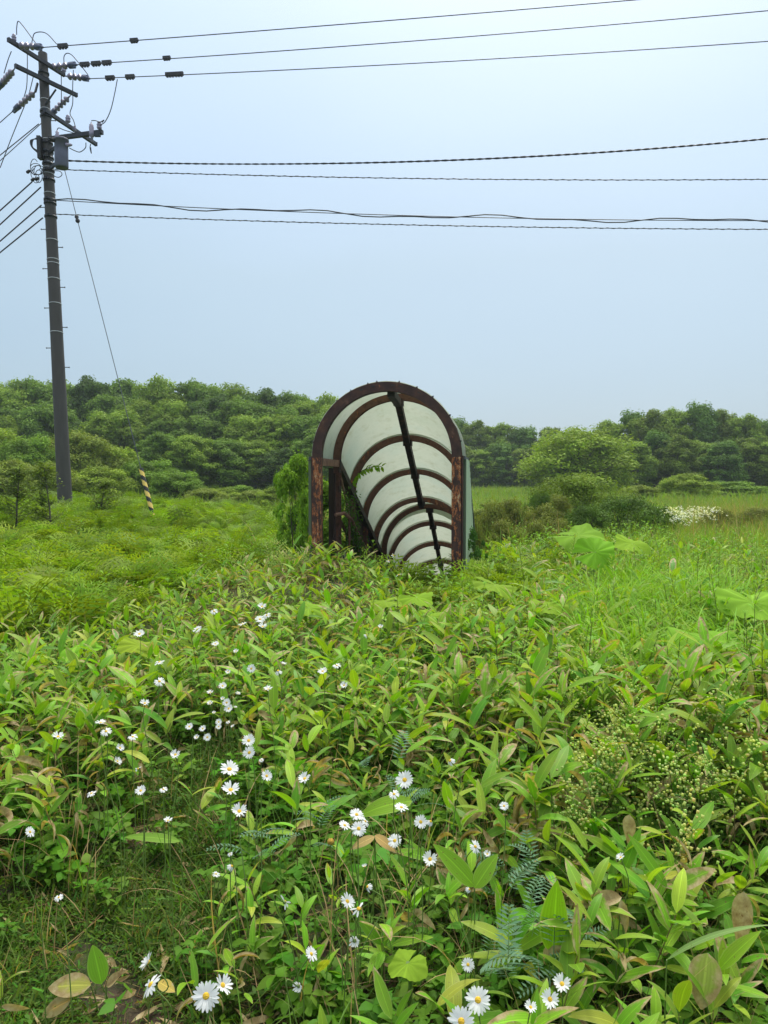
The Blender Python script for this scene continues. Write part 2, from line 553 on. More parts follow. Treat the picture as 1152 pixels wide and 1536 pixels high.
def mesh_np(name, V, F, Cc, A, m):
    me = bpy.data.meshes.new(name)
    me.vertices.add(len(V)); me.vertices.foreach_set('co', V.astype(np.float32).ravel())
    me.loops.add(len(F) * 4); me.loops.foreach_set('vertex_index', F.astype(np.int32).ravel())
    me.polygons.add(len(F)); me.polygons.foreach_set('loop_start', np.arange(0, len(F) * 4, 4, dtype=np.int32))
    me.update(calc_edges=True)
    ca = me.attributes.new('Col', 'FLOAT_COLOR', 'POINT')
    ca.data.foreach_set('color', np.concatenate([Cc, np.ones((len(Cc), 1))], 1).astype(np.float32).ravel())
    aa = me.attributes.new('LeafA', 'FLOAT_VECTOR', 'POINT')
    aa.data.foreach_set('vector', A.astype(np.float32).ravel())
    me.polygons.foreach_set('use_smooth', np.ones(len(F), bool))
    me.materials.append(m)
    return me
def tm_mesh(name, tm, m):
    return mesh_np(name, tm.V, tm.F, np.clip(tm.C, 0, 1), tm.A, m)

# ================================================================== TERRAIN
def lines(a, b, fine0, fine1, step, gr=1.18):
    xs = list(np.arange(fine0, fine1 + 1e-6, step))
    s, x = step, fine1
    while x < b:
        s *= gr; x += s; xs.append(x)
    s, x = step, fine0
    while x > a:
        s *= gr; x -= s; xs.insert(0, x)
    return np.array(xs)
gx = lines(-900, 900, -4.5, 5.5, .11)
gy = lines(-60, 1500, 0.5, 23.2, .11)
X, Y = np.meshgrid(gx, gy)
Z = ground(X, Y)
nx, ny = len(gx), len(gy)
V = np.stack([X.ravel(), Y.ravel(), Z.ravel()], 1)
ii, jj = np.meshgrid(np.arange(nx - 1), np.arange(ny - 1))
a = (jj * nx + ii).ravel()
F = np.stack([a, a + 1, a + nx + 1, a + nx], 1)
me = mesh_np('ground', V, F, np.ones((len(V), 3)), np.zeros((len(V), 3)), M['soil'])
o = link_mesh('ground', me)
tag(o, kind='structure')

# ================================================================== THE ARCHED SHELTER
sh = empty('stair_shelter', T(0, 0, 0))
tag(sh, 'long rusty barrel vaulted shelter of pale translucent sheets going down over a stairway', 'shelter')
sh_inv = sh.matrix_world.inverted()
def SB(mb, name, m, parent=sh):          # build in world coordinates below the shelter's empty
    o = mb.build(name, m, parent)
    if parent is sh:
        o.location = -Vector(sh.location)
    return o
def arc_frames(v, r, a0=0, a1=180, n=36, h=SPR):
    fr = []
    for i in range(n + 1):
        a = R(a0 + (a1 - a0) * i / n)
        er = TR * math.cos(a) + Vector((0, 0, 1)) * math.sin(a)
        fr.append((T(0, v, h) + er * r, TA, er))
    return fr
def closed_caps(mb, fr, sec):
    pass
UPV = Vector((0, 0, 1))
# channel sections: (along the axis, outwards)
front_sec = [(-.07, -.125), (.05, -.125), (.05, -.105), (-.045, -.105), (-.045, -.012), (.05, -.012), (.05, 0), (-.07, 0)]
rib_sec = [(-.07, -.098), (-.056, -.098), (-.056, -.014), (.056, -.014), (.056, -.098), (.07, -.098), (.07, 0), (-.07, 0)]
mb = MB(); mb.sweep(arc_frames(0, 1.0, n=48), front_sec)
fa = SB(mb, 'front_arch', M['rust'])
# hook bolts and rough bits on the front arch's outer edge
for ad_ in (12, 33, 52, 66, 80, 97, 104, 118, 131, 152, 168):
    mb = MB()
    er = TR * math.cos(R(ad_)) + UPV * math.sin(R(ad_))
    p = T(0, -.02, SPR) + er * .99
    mb.tube([p, p + er * .036], .008, 6); mb.tube([p + er * .012, p + er * .024], .016, 6)
    ob = mb.build('bolt', M['black'], fa)
for ad_ in (78, 84, 100, 110, 62):       # slots in the web
    er = TR * math.cos(R(ad_)) + UPV * math.sin(R(ad_))
    et = er.cross(TA)
    mb = MB(); mb.box(T(0, -.0715, SPR) + er * .955, et, TA, er, .05, .006, .012)
    mb.build('slot', M['gblack'], fa)

def post(v, side, m, r=1.0, sec=rib_sec, bottom=0.0, name='post'):
    mb = MB()
    er = TR * side
    fr = [(T(0, v, bottom) + er * r, TA, er), (T(0, v, SPR) + er * r, TA, er)]
    # keep local h at the same v; the foot stands on the stair at v
    mb.sweep(fr if side < 0 else fr[::-1], sec)
    return SB(mb, name, m)
FS = [(-.07, -.125), (.03, -.125), (.03, -.112), (-.058, -.112), (-.058, -.012), (.03, -.012), (.03, 0), (-.07, 0)]
for s_ in (-1, 1):
    o = post(0, s_, M['peel'], sec=FS, bottom=0, name='post')
    o['label'] = 'front post with blistered orange rust and flaking cream paint'
    # side flange in darker maroon beside the peeling face
    mb = MB(); mb.bar(T(s_ * 1.012, -.01, 0), T(s_ * 1.012, -.01, SPR + .02), .02, .11); SB(mb, 'post_flange', M['rust'])
vs_ = [BAY0 + BAY * i for i in range(9)]
rib_v = vs_[:4] + [vs_[3] + .33] + vs_[4:]
for i, v in enumerate(rib_v):
    mb = MB(); mb.sweep(arc_frames(v, .995, n=40), rib_sec)
    SB(mb, 'arch_rib', M['rib'])
    for s_ in (-1, 1):
        post(v, s_, M['rib'], r=.995, name='side_post')
# first left post is a built-up one, with batten plates
for k, h in enumerate((.25, .62, .98, 1.36, 1.66)):
    mb = MB(); mb.box(T(-.905, BAY0 - .0, h), TR, TA, UPV, .012, .15, .09); SB(mb, 'batten', M['black'])
mb = MB(); mb.bar(T(-.93, BAY0 - .28, 0.02), T(-.93, BAY0 - .28, SPR - .2), .03, .05); SB(mb, 'mullion', M['shadebrown'])
mb = MB(); mb.bar(T(-.945, BAY0 + .08, 0.02), T(-.945, BAY0 + .08, SPR), .012, .03); SB(mb, 'cover_strip', M['pink'])
# ridge beam in two runs, eaves beams
mb = MB()
mb.bar(T(.06, .02, SPR + .86), T(0, BAY0, SPR + .85), .10, .10)
mb.bar(T(0, BAY0, SPR + .85), T(0, rib_v[3] + .06, SPR + .84), .095, .11)
SB(mb, 'ridge_beam', M['black'])
mb = MB(); mb.bar(T(0, rib_v[4] , SPR + .84), T(0, rib_v[-1] + .5, SPR + .84), .085, .09); SB(mb, 'ridge_beam', M['black'])
for i, v in enumerate(rib_v[:-1]):       # collars where ridge and ribs meet
    mb = MB(); mb.box(T(0, v, SPR + .865), TR, TA, UPV, .14, .19, .10); SB(mb, 'collar', M['black'])
for s_ in (-1, 1):
    mb = MB(); mb.bar(T(s_ * .94, 0.05, SPR - .05), T(s_ * .94, BAY0, SPR - .05), .07, .10); SB(mb, 'eaves_beam', M['pink' if s_ < 0 else 'black'])
    mb = MB(); mb.bar(T(s_ * .94, BAY0, SPR - .04), T(s_ * .94, vs_[-1], SPR - .04), .09, .11); SB(mb, 'eaves_beam', M['black'])
    mb = MB(); mb.bar(T(s_ * .95, BAY0, .95), T(s_ * .95, vs_[-1], .95), .04, .05); SB(mb, 'side_rail', M['rib'])
# roof sheets, one per bay, lapped by a hair
bays = [(-.04, BAY0 + .03)] + [(vs_[i] - .03, vs_[i + 1] + .03) for i in range(3)] + [(vs_[3] - .03, JOG - .01), (JOG, vs_[4] + .03)] + [(vs_[i] - .03, vs_[i + 1] + .03) for i in range(4, 8)]
for i, (v0, v1) in enumerate(bays):
    mb = MB()
    r = 1.012 + .006 * (i % 2)
    n = 40
    vv = []
    steps = [v0, BAY0, v1] if v0 < BAY0 < v1 - .1 and i == 0 else [v0, (v0 + v1) / 2, v1]
    if i == 4:
        steps = [v0, v0 + .3, v1 + .5]
    for v in steps:
        for k in range(n + 1):
            aa_ = R(-2 + 184 * k / n)
            er = TR * math.cos(aa_) + UPV * math.sin(aa_)
            vv.append(T(-.14 if i == 4 and v > JOG else 0, v, SPR) + er * (r + .0022 * math.sin(k * 2.6)))
    q = [(j * (n + 1) + k, j * (n + 1) + k + 1, (j + 1) * (n + 1) + k + 1, (j + 1) * (n + 1) + k) for j in range(len(steps) - 1) for k in range(n)]
    mb.add(vv, q, True)
    SB(mb, 'roof_panel', M['frp'])
# eaves flashing, right and left
for s_ in (-1, 1):
    mb = MB(); mb.bar(T(s_ * 1.035, -.03, SPR - .01), T(s_ * 1.035, BAY0, SPR - .01), .035, .05); mb.bar(T(s_ * 1.035, BAY0, SPR - .01), T(s_ * 1.035, vs_[-1], SPR - .01), .035, .05)
    SB(mb, 'eaves_flashing', M['galv'])
# side walls: ribbed sheet outside, an added dark rusty sheet inside standing in for shade
def wall_sheet(side, v0, v1, h1, r, m, name, ribbed=True, h0=-.25, broken=False):
    mb = MB(); vv = []
    n = max(4, int((v1 - v0) / .045)) if ribbed else 3
    for k in range(n + 1):
        v = v0 + (v1 - v0) * k / n
        off = .022 * (1 if (k % 4) in (0, 1) else -1) if ribbed else 0
        hh = h0 + (random.uniform(-.05, .2) if broken else 0)
        vv += [T(side * (r + off), v, hh), T(side * (r + off), v, h1)]
    mb.add(vv, [(2 * k, 2 * k + 2, 2 * k + 3, 2 * k + 1) for k in range(n)])
    SB(mb, name, m)
for i in range(9):
    v0, v1 = (-.06, BAY0) if i == 0 else (vs_[i - 1] + .002, vs_[i])
    wall_sheet(1, v0, v1, SPR - .02, 1.045, M['greensheet'], 'wall_panel')
    wall_sheet(1, v0 + .06, v1 - .06, SPR - .1, .965, M['shadebrown'], 'wall_shade_sheet', False)
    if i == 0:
        wall_sheet(-1, .88, BAY0 - .08, SPR - .12, .985, M['shadebrown'], 'wall_shade_sheet', False, 0)
        wall_sheet(-1, -.06, .12, SPR - .02, 1.03, M['greensheet'], 'wall_panel')
    elif i == 1:
        wall_sheet(-1, v0, v1, .62, 1.03, M['greypanel'], 'wall_panel')
    else:
        wall_sheet(-1, v0, v1, SPR - .02, 1.045, M['greensheet'], 'wall_panel')
        wall_sheet(-1, v0 + .06, v1 - .06, SPR - .1, .965, M['shadebrown'], 'wall_shade_sheet', False)
# brace, handrail
mb = MB(); mb.bar(T(-.90, BAY0 + .05, SPR - .25), T(-.90, vs_[2], .55), .02, .05); SB(mb, 'brace', M['pink'])
mb = MB()
mb.tube([T(-.90, BAY0 - .35, .98), T(-.80, BAY0 - .2, 1.0), T(-.78, BAY0 + .25, 1.0), T(-.78, vs_[1] - .2, .98), T(-.78, vs_[4], .98)], .028, 8)
hr = SB(mb, 'handrail', M['pink'])
for v in (BAY0 + .1, vs_[1], vs_[2], vs_[3]):
    mb = MB(); mb.tube([T(-.78, v, -.1), T(-.78, v, .97)], .02, 6); mb.build('baluster', M['rib'], hr)
# steps
mb = MB()
mb.box(T(0, BAY0 / 2, -.06), TR, TA, UPV, 1.88, BAY0 + .2, .1)
for k in range(27):
    v = BAY0 + .17 + .34 * k
    p = TO + TA * v
    mb.box(Vector((p.x, p.y, -.15 * (k + 1) - .2 + .02)), TR, TA, UPV, 1.88, .345, .36)
SB(mb, 'stair_flight', M['concrete'])
mb = MB(); mb.box(T(0, vs_[-1] + .35, 1.3), TR, TA, UPV, 2.3, .2, 3.4); SB(mb, 'end_wall', M['concrete'])
# lamp bracket stub, seen at the right under the sixth rib
mb = MB(); p = T(.92, vs_[4], SPR + .12); mb.tube([p, p + TR * -.16 + UPV * .04], .035, 8); mb.tube([p + TR * -.1, p + TR * -.1 - UPV * .3], .03, 8); SB(mb, 'bracket', M['black'])

# ================================================================== UTILITY POLE
PY = 19.0
ptop, pbot = at(64, 80, PY), at(97.5, 752, PY)
dirp = (pbot - ptop).normalized()
pg = float(ground(pbot.x, PY))
tt = (pg - .3 - ptop.z) / dirp.z
pbase = ptop + dirp * tt
up_ = empty('utility_pole', Vector((pbase.x, pbase.y, pg)))
tag(up_, 'tall grey concrete utility pole with crossarms and a small transformer', 'utility pole')
def UB(mb, name, m, parent=None):
    if parent is None:
        o = mb.build(name, m, up_); o.location = -Vector(up_.location); return o
    return mb.build(name, m, parent)
rad0, rad1 = .185, .108
Lp = (pbase - ptop).length
def pp(py):                              # point on the pole's axis at picture height py
    t = (py - 80) / (752 - 80)
    p = ptop + (pbot - ptop) * t
    # correct for perspective along the (nearly vertical) pole: find by projection
    lo, hi = 0.0, Lp
    for _ in range(40):
        mid_ = (lo + hi) / 2
        q = ptop + dirp * mid_
        if proj(q.x, q.y, q.z)[1] < py: lo = mid_
        else: hi = mid_
    return ptop + dirp * lo
def prad(p): return rad1 + (rad0 - rad1) * ((p - ptop).length / Lp)
mb = MB(); mb.tube([ptop + dirp * (Lp * k / 12) for k in range(13)], [rad1 + (rad0 - rad1) * k / 12 for k in range(13)], 24)
shaft = UB(mb, 'shaft', M['pole'])
UX, UD = Vector((1, 0, 0)), -dirp
for py in (151, 165, 245, 253, 262, 291, 361, 390, 396, 419, 456, 499, 211):     # tie bands
    p = pp(py); r = prad(p) + .006
    mb = MB(); mb.lathe(p - UD * .008, UD + Vector((0, .12, .0)), [(0, r - .004), (0, r + .004), (.014, r + .004), (.014, r - .004)], 20)
    UB(mb, 'tie_band', M['white'])
for py in (110, 118, 168, 175, 215, 228, 237, 246, 256, 270, 300, 305, 325):     # dark clamps
    p = pp(py); r = prad(p) + .008
    mb = MB(); mb.lathe(p - UD * .03, UD, [(0, r - .01), (0, r + .012), (.05, r + .012), (.05, r - .01)], 20)
    mb.box(p + Vector((.0, -r - .02, 0)), UX, Vector((0, 1, 0)), UD, .06, .05, .05)
    UB(mb, 'clamp', M['arm'])
for k, py in enumerate((344, 371, 403, 431, 462, 491, 522, 551, 311, 181)):      # step bolts, left and right by turns
    p = pp(py); s_ = -1 if k % 2 == 0 else 1
    r = prad(p)
    if k == 0: pass
    mb = MB(); mb.tube([p + UX * s_ * (r - .02), p + UX * s_ * (r + .12)], .011, 6); mb.tube([p + UX * s_ * (r + .11), p + UX * s_ * (r + .13)], .018, 6)
    UB(mb, 'step_bolt', M['galv'])
AD = Vector((.44, 1, 0)).normalized()    # the crossarms run this way
def armpt(px, py, c):                    # the point of the arm line (through c along AD) nearest to a picture column
    lo, hi = -3.0, 3.0
    for _ in range(40):
        m_ = (lo + hi) / 2
        q = c + AD * m_
        if proj(q.x, q.y, q.z)[0] < px: lo = m_
        else: hi = m_
    return c + AD * lo
arms = {}
for nm, (xl, xr, pyc, off, dx_) in {'a': (12.5, 96, 97, -.16, .434), 'b': (23, 115, 125, -.2, .668), 'c': (67, 144, 171, -.2, .294)}.items():
    AD = Vector((dx_, 1, 0)).normalized()
    c = pp(pyc) + Vector((off * -.3, off, 0))
    A_, B_ = armpt(xl, 0, c), armpt(xr, 0, c)
    mb = MB(); mb.bar(A_, B_, .075, .09)
    for e in (A_, B_):
        d = (B_ - A_).normalized() * (.006 if e is B_ else -.006)
        mb.bar(e, e + d, .09, .105)
    UB(mb, 'crossarm', M['arm'])
    arms[nm] = (A_, B_)
# lower standoff arm carrying the fuse cut-out, runs rightwards
q0, q1 = pp(212) + Vector((.1, -.12, 0)), at(154, 198, PY - .4)
mb = MB(); mb.bar(q0, q1, .085, .10); UB(mb, 'crossarm', M['arm'])
mb = MB(); mb.bar(pp(160) + Vector((.05, -.1, 0)), at(84, 134, PY - .2), .03, .03); mb.bar(pp(128) + Vector((-.12, -.1, 0)), at(53, 138, PY - .2), .04, .04); UB(mb, 'brace', M['arm'])

def insulator_string(p, q, n=3, name='strain_insulator'):
    p, q = Vector(p), Vector(q); d = (q - p); L = d.length; d.normalize()
    prof = [(0, .012), (L * .08, .02)]
    for k in range(n):
        a0 = L * (.12 + .55 * k / n)
        st = L * .55 / n
        prof += [(a0, .03), (a0 + st * .15, .055), (a0 + st * .45, .085), (a0 + st * .6, .08), (a0 + st * .7, .035), (a0 + st * .95, .03)]
    prof += [(L * .69, .02)]
    mb = MB(); mb.lathe(p, d, prof, 12)
    o = UB(mb, name, M['porcelain'])
    mb = MB(); mb.lathe(p + d * L * .68, d, [(0, .03), (.02, .075), (L * .14, .07), (L * .2, .045), (L * .3, .02), (L * .32, .012)], 10)
    mb.box(p + d * L * .82, d, d.cross(UPV), UPV, L * .2, .05, .15)
    mb.build('clamp_cap', M['bluecap'], o)
    return o
def pin_insulator(p, s=1.0, name='pin_insulator', m='porcelain'):
    mb = MB(); mb.lathe(Vector(p), UPV, [(-.06 * s, .01), (0, .012), (.01 * s, .045 * s), (.045 * s, .06 * s), (.055 * s, .035 * s), (.075 * s, .05 * s), (.10 * s, .06 * s), (.115 * s, .035 * s), (.14 * s, .045 * s), (.165 * s, .03 * s), (.17 * s, 0.002)], 12)
    return UB(mb, name, M[m])
# strings towards the right-hand wires
S1 = (at(24, 68, PY - .8), at(66, 71, PY - 1.0))
S2 = (at(72, 101, PY + .2), at(117, 97, PY))
S3 = (at(97, 114, PY + .6), at(136, 118, PY + .4))
for a_, b_ in (S1, S2, S3): insulator_string(a_, b_)
# strings towards the wires that leave on the far left
L1 = (at(22, 103, PY - .8), at(-4, 134, PY - .1))
L2 = (at(55, 136, PY), at(18, 168, PY + .5))
L3 = (at(106, 143, PY + .8), at(73, 175, PY + 1.2))
for a_, b_ in (L1, L2, L3): insulator_string(a_, b_, 4)
pin_insulator(at(21, 62, PY - .85), 1.0)
pin_insulator(at(96, 108, PY + .6), 1.0)
pin_insulator(at(102, 184, PY), 1.1)
pin_insulator(at(149, 194, PY - .4), 1.1)
pin_insulator(at(112, 196, PY + .2), .7)
# fuse cut-out
mb = MB(); mb.lathe(at(137, 186, PY - .45), Vector((.02, 0, -1)), [(-.05, .01), (0, .02), (.02, .05), (.06, .05), (.08, .06), (.18, .055), (.2, .065), (.3, .06), (.32, .03), (.42, .035), (.44, .01)], 12)
cut = UB(mb, 'fuse_cutout', M['porcelain'])
mb = MB(); mb.box(at(146, 201, PY - .45), UX, Vector((0, 1, 0)), UPV, .14, .08, .12)
mb.build('bracket', M['arm'], cut)
# transformer can
tp0 = at(91.5, 209, PY - .55); tb0 = at(92.5, 251, PY - .55)
h_ = (tp0 - tb0).length
mb = MB(); mb.lathe(tb0, UPV, [(-.02, .001), (-.02, .145), (.01, .16), (h_ * .5, .16), (h_ * .93, .16), (h_ * .94, .178), (h_, .178), (h_ + .03, .12), (h_ + .05, .02), (h_ + .05, .001)], 24)
tk = UB(mb, 'transformer', M['tank'])
mb = MB(); mb.lathe(tp0 + Vector((-.09, 0, .03)), UPV, [(0, .04), (.03, .055), (.05, .04), (.08, .05), (.1, .035), (.14, .045), (.16, .02), (.2, .01)], 12); mb.build('bushing', M['porcelain'], tk)
mb = MB(); mb.lathe(tp0 + Vector((.15, -.05, -.16)), Vector((1, -.2, -.05)), [(0, .05), (.05, .045), (.13, .03), (.16, .01)], 10); mb.build('bushing', M['porcelain'], tk)
mb = MB(); mb.lathe(tp0 + Vector((-.13, -.10, -.06)), Vector((-.7, -1, 0)), [(0, .06), (.03, .06), (.05, .03), (.12, .03), (.13, .01)], 10); mb.build('bushing', M['gblack'], tk)
mb = MB()
for h in (.15, .55): mb.bar(tb0 + Vector((-.1, .05, h)), tb0 + Vector((-.5, .45, h)), .05, .08)
mb.build('hanger', M['arm'], tk)
# meter box on the pole's left flank, cable coils
mb = MB(); mb.box(at(60, 222, PY - .15), UX, Vector((0, 1, 0)), UD, .09, .16, .55); UB(mb, 'terminal_box', M['gblack'])
def arcpts(P, n=14):                     # smooth curve through points (Catmull-Rom)
    P = [Vector(p) for p in P]
    P = [P[0] * 2 - P[1]] + P + [P[-1] * 2 - P[-2]]
    out = []
    for i in range(1, len(P) - 2):
        for k in range(n):
            t = k / n
            a_, b_, c_, d_ = P[i - 1], P[i], P[i + 1], P[i + 2]
            out.append(.5 * ((2 * b_) + (c_ - a_) * t + (2 * a_ - 5 * b_ + 4 * c_ - d_) * t * t + (3 * b_ - a_ - 3 * c_ + d_) * t ** 3))
    out.append(P[-2])
    return out
def pxs(lst, Y): return [at(x, y, Y) for x, y in lst]
leads = [
    ([(25, 52), (25, 42), (27, 32), (33, 37), (45, 53), (56, 68)], PY - .9),
    ([(47, 68), (49, 58), (52, 50), (62, 48), (72, 52), (85, 66)], PY - .6),
    ([(96, 95), (96, 85), (100, 80), (107, 82), (117, 93), (132, 112)], PY - .1),
    ([(176, 119), (172, 140), (166, 165), (158, 182), (150, 188)], PY - .5),
    ([(137, 181), (143, 181), (150, 183), (156, 180), (153, 184)], PY - .45),
    ([(110, 105), (109, 130), (109, 155), (105, 170), (110, 180), (113, 190)], PY),
    ([(92, 113), (92, 130), (92, 150), (90, 160)], PY + .8),
    ([(41, 80), (41, 105), (40, 130), (36, 146)], PY + .1),
    ([(17, 77), (12, 90), (6, 110)], PY - .4),
    ([(50, 115), (42, 145), (28, 180), (14, 215), (0, 252)], PY + .4),
    ([(85, 197), (88, 192), (96, 195), (112, 200)], PY - .3),
    ([(104, 222), (112, 226), (120, 228), (128, 222), (129, 214)], PY - .5),
    ([(136, 216), (135, 222), (137, 230), (136, 221)], PY - .45),
]
for P, Y_ in leads:
    mb = MB(); mb.tube(arcpts(pxs(P, Y_), 8), .011, 5); UB(mb, 'jumper_lead', M['cable'])
for k in range(9):                       # untidy telecom loops beside the pole
    cx, cy = random.uniform(50, 60), random.uniform(247, 272)
    rx, ry = random.uniform(4, 10), random.uniform(5, 13)
    a0 = random.uniform(0, 6.28); sp_ = random.uniform(3, 5.5)
    P = [(cx + rx * math.cos(a0 + sp_ * t / 6), cy + ry * math.sin(a0 + sp_ * t / 6)) for t in range(7)]
    mb = MB(); mb.tube(arcpts(pxs(P, PY - .25), 5), .009, 5); UB(mb, 'cable_loop', M['cable'])
for k in range(5):
    P = [(58, 205 + k), (50 - k, 210), (49 - k * .5, 220), (57, 226 + k)]
    mb = MB(); mb.tube(arcpts(pxs(P, PY - .2), 5), .008, 5); UB(mb, 'cable_loop', M['cable'])
mb = MB(); mb.tube(arcpts(pxs([(80, 256), (90, 257), (93, 262), (88, 266), (80, 264)], PY - .3), 6), .01, 5); UB(mb, 'cable_loop', M['cable'])
for (x, y) in ((43, 257), (50, 269), (56, 268)):
    mb = MB(); mb.lathe(at(x, y, PY - .3), Vector((-.7, 0, -.5)), [(-.05, .01), (-.03, .035), (.05, .04), (.07, .01)], 8); UB(mb, 'splice', M['gblack'])

# ================================================================== WIRES
def span(P, Q, sag, n=60):
    P, Q = Vector(P), Vector(Q)
    return [P.lerp(Q, k / n) - UPV * (4 * sag * (k / n) * (1 - k / n)) for k in range(n + 1)]
def extend(A_, B_, L):
    return A_ + (B_ - A_).normalized() * L
def twisted(pts, r, pitch, m, name, strands=2, amp=None):
    mb = MB(); amp = amp or r
    P = [Vector(p) for p in pts]
    for s_ in range(strands):
        out = []; dist = 0
        for i in range(len(P) - 1):
            d = P[i + 1] - P[i]; L = d.length; dn = d.normalized()
            x = dn.cross(UPV).normalized(); y = x.cross(dn)
            k = max(2, int(L / (pitch / 6)))
            for j in range(k):
                a_ = (dist + L * j / k) / pitch * 2 * math.pi + s_ * 2 * math.pi / strands
                out.append(P[i] + d * (j / k) + (x * math.cos(a_) + y * math.sin(a_)) * amp)
            dist += L
        mb.tube(out, r, 4, cap=False)
    return mb
# (start px, start depth, right-edge px, its depth, reach, sag, kind, label)
def rightwire(p0, Y0, p1, Y1, kind, label, name='overhead_wire', sagpx=0, group=None, r=.011):
    A_, B_ = at(*p0, Y0), at(*p1, Y1)
    L = (B_ - A_).length
    tot = L * 1.7
    # parabola through A, a sagging middle and B, carried on beyond the frame
    D = (B_ - A_) / L
    pts = []
    n = 70
    for k in range(n + 1):
        s_ = tot * k / n
        pts.append(A_ + D * s_ - UPV * (sagpx * 4 * (s_ / L) * (1 - s_ / L)))
    if kind == 'bare':
        mb = MB(); mb.tube(pts, r, 6)
        o = mb.build(name, M['conductor'], None)
    elif kind == 'twist':
        o = twisted(pts, .014, .42, 'cable', name, 2, .011).build(name, M['cable'])
    elif kind == 'lash':
        mb = twisted(pts, .006, .30, 'cable', name, 1, .014); mb.tube(pts, .010, 6); o = mb.build(name, M['cable'])
    elif kind == 'slack':
        wob = [p + UPV * (.05 * math.sin(i * .55) + .03 * math.sin(i * 1.3)) for i, p in enumerate(pts)]
        mb = MB(); mb.tube(wob, .014, 6); mb.tube(pts, .011, 5); o = mb.build(name, M['cable'])
    tag(o, label, 'wire', group)
    return o, A_, D
w1 = rightwire((66, 71), PY - 1.0, (950, 0), 17.0, 'bare', 'topmost thin bare wire leaving the pole head to the right', sagpx=.02)
w2 = rightwire((117, 97), PY, (1152, 16), 17.6, 'bare', 'second thin bare wire from the top between the pole and the sky edge', sagpx=.06)
w3 = rightwire((136, 118), PY + .4, (1152, 62), 18.0, 'bare', 'third thin bare wire from the top with two dark sleeves near the pole', sagpx=.06)
rightwire((100, 241), PY - .4, (1152, 208), 18.0, 'twist', 'thick twisted black cable fixed beside the transformer and rising to the right', 'overhead_cable', sagpx=.28)
rightwire((82, 254), PY - .2, (1152, 269), 18.6, 'lash', 'black lashed cable just below the transformer', 'overhead_cable', sagpx=.10)
rightwire((76, 300), PY - .2, (1152, 331), 18.6, 'slack', 'thick slack black cable with a wavy second strand below the transformer', 'overhead_cable', sagpx=.13)
rightwire((78, 321), PY - .2, (1152, 344), 18.6, 'lash', 'lowest black lashed cable leaving the pole to the right', 'overhead_cable', sagpx=.08)
def sleeve(wr, pxc, n=1, big=True, label=''):
    _, A_, D = wr
    lo, hi = 0, 40
    for _ in range(40):
        m_ = (lo + hi) / 2
        q = A_ + D * m_
        if proj(q.x, q.y, q.z)[0] < pxc: lo = m_
        else: hi = m_
    c = A_ + D * lo
    s_ = 1 if big else .8
    mb = MB(); mb.box(c, D, D.cross(UPV), UPV, .24 * s_, .07, .085 * s_)
    for k in (-.07, .0, .07): mb.box(c + D * k * s_ - UPV * .05 * s_, D, D.cross(UPV), UPV, .045, .06, .04)
    o = mb.build('line_guard', M['gblack'])
    tag(o, label, 'guard')
for args in ((w1, 94, 1, True, 'black sleeve on the topmost wire close to the pole'), (w1, 201, 1, False, 'small black sleeve further out on the topmost wire'),
             (w2, 127, 1, True, 'innermost of three black sleeves on the second wire'), (w2, 144, 1, True, 'middle of three black sleeves on the second wire'), (w2, 160, 1, True, 'outermost of three big black sleeves on the second wire'),
             (w2, 250, 1, False, 'small lone black sleeve far out on the second wire'),
             (w3, 165, 1, True, 'black sleeve on the third wire left of the drooping lead'), (w3, 195, 1, True, 'black sleeve on the third wire right of the drooping lead'),
             (w3, 255, 1, True, 'left sleeve of the touching pair on the third wire'), (w3, 268, 1, True, 'right sleeve of the touching pair on the third wire')):
    sleeve(*args)
LW = Vector((-1.0, 1.0, -.02)).normalized()
def leftwire(p0, p1, Y0, r, label, kind='cable'):
    A_ = at(*p0, Y0)
    # direction: goes away from the viewer to the left, chosen so that it crosses the second point
    B_ = at(*p1, Y0 + (p0[0] - p1[0]) / FPX * Y0 * 1.15)
    mb = MB(); D = (B_ - A_).normalized(); mb.tube([A_ + D * (1.2 * k) for k in range(26)], r, 5)
    o = mb.build('overhead_wire' if r < .014 else 'overhead_cable', M[kind])
    tag(o, label, 'wire')
leftwire((-4, 134), (-30, 158), PY - .1, .012, 'thin wire running back from the outermost left insulator', 'conductor')
leftwire((18, 168), (0, 184), PY + .5, .012, 'thin wire running back to the left from the middle strain insulator', 'conductor')
leftwire((73, 175), (40, 205), PY + 1.2, .012, 'thin wire running back behind the pole from the inner strain insulator', 'conductor')
leftwire((58, 186), (0, 233), PY - .1, .013, 'thin wire running back to the left just above the terminal box', 'cable')
leftwire((48, 273), (0, 316), PY - .1, .018, 'uppermost of the four black cables running back to the left', 'cable')
leftwire((61, 281), (0, 337), PY - .1, .018, 'second of the four black cables running back to the left', 'cable')
leftwire((62, 308), (0, 362), PY - .1, .018, 'third of the four black cables running back to the left', 'cable')
leftwire((64, 327), (0, 379), PY - .1, .018, 'lowest of the four black cables running back to the left', 'cable')
